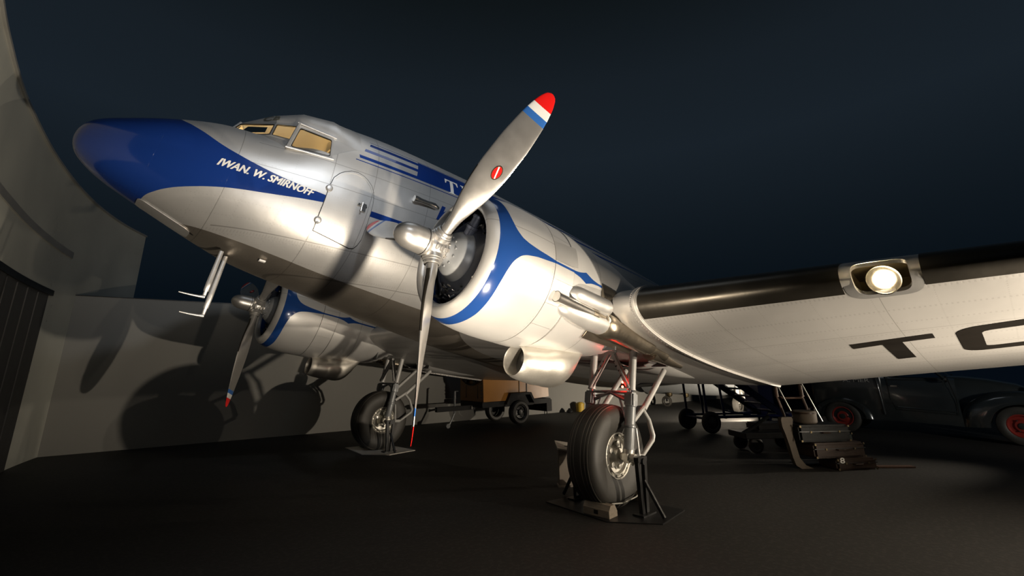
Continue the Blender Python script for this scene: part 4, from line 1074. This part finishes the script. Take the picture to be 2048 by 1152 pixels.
def build_van():
    o = empty('delivery_van', (11.87, -4.9, 0), (0, 0, -PI/2)); tag(o, 'dark old delivery van with red wheels parked behind the wing', 'van')
    W = .72
    def sec(x, z0, z1, w0, w1, r=.1):
        # closed loop in y,z at station x: w0 at bottom, w1 at the top
        o_ = []
        for s, a0 in ((1, 0), (-1, 90)):
            pass
        zm = z0+(z1-z0)*.45
        pts = [(-w0, z0), (-w0-.01, zm), (-(w0+w1)/2, (zm+z1)/2+.04), (-w1, z1-r), (-w1+r*.35, z1-r*.3), (-w1+r*1.2, z1), (w1-r*1.2, z1), (w1-r*.35, z1-r*.3), (w1, z1-r), ((w0+w1)/2, (zm+z1)/2+.04), (w0+.01, zm), (w0, z0)]
        return [(x, a, b) for a, b in pts]
    # main body: box rear + cab
    R = [sec(-2.0, .36, 1.66, .66, .60), sec(-1.9, .33, 1.74, .70, .64), sec(-.75, .33, 1.80, .72, .66), sec(-.62, .33, 1.79, .72, .64), sec(-.6, .33, 1.26, .72, .69, .05), sec(.40, .30, 1.24, .72, .68, .05), sec(.62, .28, 1.22, .70, .60, .12)]
    body = MB().ring_loft(R).build('van_body', 'van', o, auto=35)
    # cab roof and pillars
    mb = MB(); mb.ring_loft([sec(-.62, 1.70, 1.80, .62, .60, .03), sec(-.1, 1.70, 1.80, .62, .60, .03), sec(.10, 1.68, 1.74, .60, .58, .03)])
    for s in (-1, 1):
        mb.tube([(-.50, s*.68, 1.22), (-.50, s*.62, 1.72)], .035, 8); mb.tube([(.48, s*.66, 1.22), (.06, s*.59, 1.72)], .03, 8)
    mb.build('cab_roof', 'van', body)
    mb = MB()
    mb.add([(.49, -.62, 1.24), (.49, .62, 1.24), (.10, .56, 1.69), (.10, -.56, 1.69)], [(0, 1, 2, 3)]); mb.build('windscreen', 'glass', body, smooth=False)
    for s in (-1, 1):
        mb = MB(); mb.add([(-.46, s*.675, 1.24), (.42, s*.67, 1.24), (.08, s*.60, 1.68), (-.46, s*.62, 1.68)], [(0, 1, 2, 3)]); mb.build('side_window', 'glass', body, smooth=False)
    # bonnet
    R = []
    for x, z, w in ((.50, 1.27, .50), (.75, 1.26, .47), (1.1, 1.21, .43), (1.5, 1.12, .37), (1.8, .98, .30), (1.93, .80, .26)):
        R.append([(x, -w, .62), (x, -w*1.0, z-.10), (x, -w*.8, z-.03), (x, -w*.4, z), (x, 0, z+.01), (x, w*.4, z), (x, w*.8, z-.03), (x, w, z-.10), (x, w, .62)])
    MB().ring_loft(R).build('bonnet', 'van', o, auto=60)
    # front and rear wings
    for s in (-1, 1):
        for nm, cx, x0, x1, top in (('front_wing', 1.50, .58, 2.05, .98), ('rear_wing', -1.45, -1.98, -.95, .74)):
            mb = MB(); rings = []
            for k in range(15):
                a = PI*k/14
                if nm == 'front_wing':
                    ax = cx-(cx-x0 if math.cos(a) > 0 else x1-cx)*math.cos(a); az = .28+(top-.28)*math.sin(a)**.8
                    wx = cx-.50*math.cos(a); wz = .30+.46*math.sin(a)
                else:
                    ax = cx-.62*math.cos(a)*1.0; az = .33+.46*math.sin(a); wx = cx-.46*math.cos(a); wz = .33+.36*math.sin(a)
                y0, y1 = (.42, .76) if nm == 'front_wing' else (.70, .77)
                rings.append([(ax, s*y0, az+.02), (ax, s*(y1-.09), az), (wx*.35+ax*.65, s*y1, wz*.35+az*.65), (wx, s*y1, wz), (wx, s*(y1-.03), wz-.01), (wx, s*y0, wz)])
            mb.ring_loft(rings, True, (True, True)).build(nm, 'van', o, auto=60)
        mb = MB(); mb.lathe([(0, .0), (.02, .08), (.12, .10), (.14, .09), (.15, 0)], (1.72, s*.50, .98), (1, 0, .1), 20); mb.build('headlamp', 'chrome', o)
    # wheels
    for x, y in ((1.43, -.66), (-1.45, -.66), (1.43, .66), (-1.45, .66)):
        s = -1 if y < 0 else 1; z = .36
        mb = MB(); wheel(mb, (x, y, z), (0, 1, 0), .36, .16, .58); t = mb.build('van_tyre', 'tyre', o)
        mb = MB(); mb.lathe([(.0, .225), (.03, .215), (.035, .20), (.0, .17), (.0, .13), (.03, .10), (.03, .0)], (x, y+s*.035, z), (0, s, 0), 28)
        t2 = mb.build('wheel_disc', 'wheelred', t, auto=40)
        mb = MB(); mb.lathe([(0, .06), (.02, .055), (.03, 0)], (x, y+s*.06, z), (0, s, 0), 16)
        for k in range(3): a = 2*PI*k/3; mb.lathe([(0, .014), (.02, .012), (.025, 0)], (x+.11*math.cos(a), y+s*.055, z+.11*math.sin(a)), (0, s, 0), 8)
        mb.build('hub_nut', 'engine', t)
    # door outline, sill, mirror, handle
    for s in (-1, 1):
        f = lambda a, b, off: Vector((a, s*(.722+off-(max(0, b-.72)*.06)), b))
        out = [(-.50, 1.20), (-.50, .78), (-.42, .56), (.58, .50), (.60, .82), (.54, 1.20)]; inn = [(-.485, 1.19), (-.485, .785), (-.412, .572), (.567, .512), (.585, .82), (.527, 1.19)]
        drape('door_seam', ringpoly(out, inn), f, 'black', body, .3, off=.010)
        MB().tube([(-.38, s*.742, .62), (.56, s*.742, .57)], .010, 8).build('door_moulding', 'van', body)
        MB().tube([(-.68, s*.735, 1.24), (-.66, s*.74, .85), (-.64, s*.74, .45)], .016, 8).build('body_rib', 'van', body)
        mb = MB(); mb.lathe([(0, 0), (0, .07), (.03, .06), (.05, 0)], (.50, s*.84, 1.22), (1, 0, 0), 18); mb.tube([(.48, s*.70, 1.16), (.50, s*.84, 1.16), (.5, s*.84, 1.22)], .010, 8); mb.build('wing_mirror', 'black', o)
        MB().box((-.38, s*.742, 1.06), (.12, .02, .025), bev=.005).build('door_handle', 'chrome', body)
        if s < 0:
            f2 = lambda a, b, off: Vector((a, -.735, b))
            pass
    f2 = lambda a, b, off: Vector((a, -(.71+.0+off), b))
    drape('side_lettering', text_poly('A. MER', (-1.32, 1.135), (-.80, 1.135), .085, 0, .012), f2, 'strip', body, .3, off=.012)
def build_stairs():
    a = math.atan2(-.45, .9); o = empty('boarding_stairs', (8.95, -1.15, 0), (0, 0, a)); tag(o, 'dark blue mobile boarding stairs on rubber wheels behind the near wheel', 'stairs')
    mb = MB()
    for y in (0, .75):
        mb.tube([(.0, y, .36), (2.6, y, .30)], .035, 8); mb.tube([(.05, y, .34), (.0, y, 2.2)], .030, 8); mb.tube([(.55, y, .34), (.42, y, 2.2)], .028, 8)
    for x in (.0, .6, 2.6): mb.tube([(x, 0, .33), (x, .75, .33)], .03, 8)
    mb.tube([(.55, 0, .5), (1.6, 0, .3)], .02, 8); mb.build('stair_frame', 'navy', o)
    for y in (-.02, .77):
        mb = MB(); mb.ring_loft([[(.10, y-.02, 1.60), (.10, y+.02, 1.60), (.10, y+.02, 1.80), (.10, y-.02, 1.80)], [(2.72, y-.02, .0), (2.72, y+.02, .0), (2.72, y+.02, .14), (2.72, y-.02, .14)]]); mb.tube([(.12, y-.03, 1.80), (2.72, y-.03, .15)], .012, 8); mb.build('stringer', 'navydark', o, smooth=False)
    for k in range(8):
        f = (k+.5)/8; mb = MB(); mb.box((.2+2.4*f, .375, 1.62-1.48*f), (.28, .74, .03)); mb.build('step', 'navydark', o, smooth=False)
    mb = MB(); mb.box((3.3, .95, .85), (1.9, .5, 1.1)); mb.tube([(2.6, .75, .33), (2.8, .85, .4)], .03, 8); mb.tube([(2.5, .95, .05), (2.5, .95, .4)], .03, 8); mb.tube([(4.1, .95, .05), (4.1, .95, .4)], .03, 8); mb.build('side_panel', 'navydark', o, smooth=False)
    for y in (-.06, .81):
        mb = MB(); wheel(mb, (.1, y, .25), (0, 1, 0), .25, .12); mb.lathe([(-.03, .15), (-.05, .05), (-.06, 0)], (.1, y, .25), (0, 1, 0), 20); mb.build('stair_wheel', 'tyre', o)
def build_other_aircraft():
    o = empty('silver_aircraft', (14.6, 1.6, 0), (0, 0, -PI/2)); tag(o, 'silver aircraft nose and belly seen far behind under the wing, left of the blue stairs', 'aircraft')
    R = []
    for i in range(29):
        f = i/28; x = -2.0+4.3*f; r = .80 if f < .45 else .80*math.sqrt(max(.0004, 1-((f-.45)/.56)**2.6))
        z = 1.30-(.35*max(0, f-.5)**1.5)
        R.append([(x, r*math.cos(a), z+r*1.02*math.sin(a)) for a in [2*PI*k/40 for k in range(40)]])
    b = MB().ring_loft(R).build('aircraft_belly', 'grey', o, auto=60)
    for x in (-1.0, -.35):
        MB().lathe([(-.14, 0), (-.10, .09), (-.04, .11), (.02, .09), (.04, 0)], (x, -.30, .53), (0, 0, 1), 16).build('belly_lamp', 'brass', b)
    mb = MB(); rr = []
    for i in range(13):
        f = i/12; q = math.sin(PI*(.12+.80*f)); rr.append([(1.45+.55*f, -.35+.17*q*math.cos(a), .72-.42*f+.20*q*math.sin(a)) for a in [2*PI*k/20 for k in range(20)]])
    mb.ring_loft(rr); mb.tube([(1.2, -.3, .85), (1.5, -.34, .7)], [.14, .10], 14); mb.build('wheel_fairing', 'polish', o, auto=60)
    mb = MB(); wheel(mb, (1.92, -.35, .18), (0, 1, 0), .18, .10); mb.build('aircraft_tyre', 'tyre', o)
    mb = MB(); wheel(mb, (-1.4, .2, .2), (0, 1, 0), .2, .1); mb.build('aircraft_tyre', 'tyre', o)
    MB().tube([(-1.4, .2, .2), (-1.4, .2, .7)], .04, 8).build('tail_strut', 'black', o)
# ---------------------------------------------------------------- lights, camera, world
def add_light(name, kind, loc, energy, col, size=.3, target=None, spot=None, blend=.5):
    l = bpy.data.lights.new(name, kind); l.energy = energy; l.color = col
    if kind == 'AREA': l.size = size; l.shape = 'DISK'
    else: l.shadow_soft_size = size
    if kind == 'SPOT': l.spot_size = math.radians(spot or 90); l.spot_blend = blend
    o = bpy.data.objects.new(name, l); C.objects.link(o); o.location = loc
    if target is not None: o.rotation_euler = (Vector(target)-Vector(loc)).to_track_quat('-Z', 'Y').to_euler()
    return o
def build_lights():
    W = (1.0, .86, .68)
    add_light('floodlight_far_right', 'SPOT', (5.1, -12.2, .54), 3700, W, .06, (3.2, 0, 3.5), 54, 1)
    add_light('floodlight_camera_side', 'SPOT', (-.5, -5.05, .2), 1030, W, .06, (-.6, -3.2, 4.4), 124, .65)
    add_light('floodlight_right', 'SPOT', (10.6, -7.8, 1.35), 800, W, .04, (2.6, -.6, .5), 42, 1)
    add_light('floodlight_wall', 'SPOT', (12.0, -1.3, .35), 1100, W, .05, (13.2, 4.2, 1.3), 130, .5)
    add_light('floodlight_under_wing', 'SPOT', (4.0, -8.6, .2), 760, W, .06, (3.4, -6.4, 2.9), 104, .8)
    add_light('landing_lamp_glow', 'POINT', tuple(A2W((2.44, -5.77, .105))), 5, (1, .8, .5), .01)
    add_light('van_fill', 'SPOT', (6.2, -12.5, 1.6), 700, (1, .95, .85), .3, (11.6, -5.2, .9), 34, .9)  # added fill light, lifts the dark van
    add_light('red_glow', 'POINT', tuple(A2W((2.87, -3.06, -.82))), .12, (1, .03, .02), .01)
    add_light('cockpit_lamp', 'POINT', tuple(A2W((-1.0, -.25, 1.24))), 34, (1, .78, .46), .015)
    add_light('left_fill', 'SPOT', (-2.9, -10.5, .7), 900, (1, .93, .86), .6, (-.3, -1, 6.2), 54, .9)  # added fill light for the upper fuselage and the curved wall
    add_light('high_spotlight', 'SPOT', (-1.5, -10, 8.2), 1350, (.86, .92, 1), .25, (1.5, -.5, 5.3), 50, .8)
    add_light('hall_light', 'AREA', (2, -2, 12), 40, (.85, .92, 1), 4, (2, 0, 0))
def build_camera():
    cam = bpy.data.cameras.new('camera'); o = bpy.data.objects.new('camera', cam); C.objects.link(o)
    az, el, roll, f, cy = 0.715463390, 0.393796681, 0.136106436, 909.687474, -90.9769975
    cpos = (-2.10803556, -6.36022158, -1.54151741)
    fw = Vector((math.sin(az)*math.cos(el), math.cos(az)*math.cos(el), math.sin(el)))
    r = Vector((math.cos(az), -math.sin(az), 0)); u = r.cross(fw); c_, s_ = math.cos(roll), math.sin(roll)
    R_, U_ = r*c_+u*s_, u*c_-r*s_
    def V(v): return Vector((ct*v.x+st*v.z, v.y, -st*v.x+ct*v.z))
    R_, U_, F_ = V(R_), V(U_), V(fw); p = A2W(cpos)
    m = Matrix(((R_.x, U_.x, -F_.x, p.x), (R_.y, U_.y, -F_.y, p.y), (R_.z, U_.z, -F_.z, p.z), (0, 0, 0, 1)))
    o.matrix_world = m; cam.sensor_width = 36; cam.lens = f/2048*36; cam.shift_y = cy/2048; cam.clip_start = .05; cam.clip_end = 200
    bpy.context.scene.camera = o
def build_world():
    w = bpy.data.worlds.new('night_sky'); bpy.context.scene.world = w; w.use_nodes = True; nt = w.node_tree; bg = nt.nodes['Background']
    t = nt.nodes.new('ShaderNodeTexCoord'); s = nt.nodes.new('ShaderNodeSeparateXYZ'); nt.links.new(t.outputs['Generated'], s.inputs[0])
    z = X(nt, s.outputs[2]); cr = nt.nodes.new('ShaderNodeValToRGB'); nt.links.new(z.s, cr.inputs[0])
    e = cr.color_ramp.elements; e[0].position = 0; e[0].color = (.0015, .0032, .006, 1); e[1].position = 1; e[1].color = (.004, .006, .0075, 1)
    for p, c in ((.12, (.0022, .0045, .0075)), (.25, (.005, .0085, .0125)), (.42, (.0095, .0150, .0215)), (.55, (.0085, .0130, .0180)), (.68, (.0048, .0072, .0088))):
        q = e.new(p); q.color = (*c, 1)
    nt.links.new(cr.outputs[0], bg.inputs['Color']); bg.inputs['Strength'].default_value = 1.0
def main():
    materials(); canopy_points()
    LETTERS.append(ngon([(3.85, -5.232), (4.055, -5.222), (4.045, -5.487), (4.905, -5.487), (4.905, -5.655), (4.045, -5.655), (4.055, -5.915), (3.872, -5.915)]))
    def cshape():
        o = []
        for k in range(7): a = math.radians(90+90*k/6); o.append((4.02+.18*math.cos(a), -6.255+.18*math.sin(a)))     # front inboard corner
        top = [(3.84, -6.90)]; L = [(3.84, -6.95)]
        out = [(3.84, -6.95), (3.84, -6.30)]+[(4.02-.18*math.cos(math.radians(t)), -6.255+.18*math.sin(math.radians(t))) for t in range(0, 91, 15)]
        out += [(4.75+.18*math.sin(math.radians(t)), -6.255+.18*math.cos(math.radians(t))) for t in range(0, 91, 15)]+[(4.93, -6.30), (4.93, -6.95)]
        inn = [(4.74, -6.95), (4.74, -6.32), (4.72, -6.275), (4.68, -6.255), (4.10, -6.255), (4.06, -6.275), (4.04, -6.32), (4.04, -6.95)]
        return ngon(out+inn)
    LETTERS.append(cshape())
    root = empty('airliner', tuple(ROOTW), (0, TH, 0)); tag(root, 'silver and blue twin-propeller airliner standing on its main wheels', 'airplane')
    inv = Vector((0, 0, HUBZ))-ROOTW; ox = Vector((ct*inv.x-st*inv.z, inv.y, st*inv.x+ct*inv.z))
    fus = build_fuselage(root); build_canopy(fus); build_fuselage_details(fus)
    build_wings(root); build_tail(root)
    for yc in (-2.82, 2.82): build_nacelle(root, yc); build_gear(root, yc)
    build_prop(root, -2.82, -0.8971); build_prop(root, 2.82, -2.99092)
    g = [c for c in root.children if c.name.startswith('landing_gear')][0]
    for z in (-.79, -.845): MB().lathe([(-.02, 0), (-.02, .012), (0, .014), (.012, .010), (.016, 0)], (2.90, -3.03, z), (-1, -.6, 0), 12).build('red_lamp', 'redlamp', g)
    cw = [c for c in root.children if c.name.startswith('centre_wing')][0]
    MB().lathe([(-.02, 0), (-.02, .014), (0, .018), (.016, .012), (.02, 0)], (2.97, -3.60, -.345), (-.6, -.5, -.6), 12).build('red_lamp', 'reddim', cw)
    for ch in list(root.children): ch.location = ox
    build_setting()
    build_stand('axle_support_stand', -2.82, 'black steel axle stand on a base plate at the near main wheel')
    build_stand('axle_support_stand', 2.82, 'axle stand on a pale base plate at the far main wheel')
    build_chock((2.22, -2.93, .012), math.radians(-88), (.34, .16, .12), 'pale wooden chock in front of the near tyre')
    build_chock((3.02, -2.86, .012), math.radians(-92), (.30, .16, .12), 'wooden chock behind the near tyre, half hidden by the stand')
    o = MB().tube([(2.26, -3.06, .13), (2.45, -3.09, .11), (2.70, -3.10, .13), (2.92, -3.04, .15), (3.02, -3.0, .12)], .007, 8).build('chock_rope', 'rope', None); tag(o, 'thin pale rope linking the two wooden chocks', 'rope')
    build_info((2.99, -1.86, 0)); build_trailer(); build_bucket(); build_luggage(); build_van(); build_stairs(); build_other_aircraft()
    build_lights(); build_camera(); build_world()
    sc = bpy.context.scene; sc.view_settings.view_transform = 'Standard'; sc.view_settings.look = 'None'; sc.view_settings.gamma = 1; sc.view_settings.exposure = 0
    sc.view_settings.use_curve_mapping = False
    sc.cycles.max_bounces = 6
main()
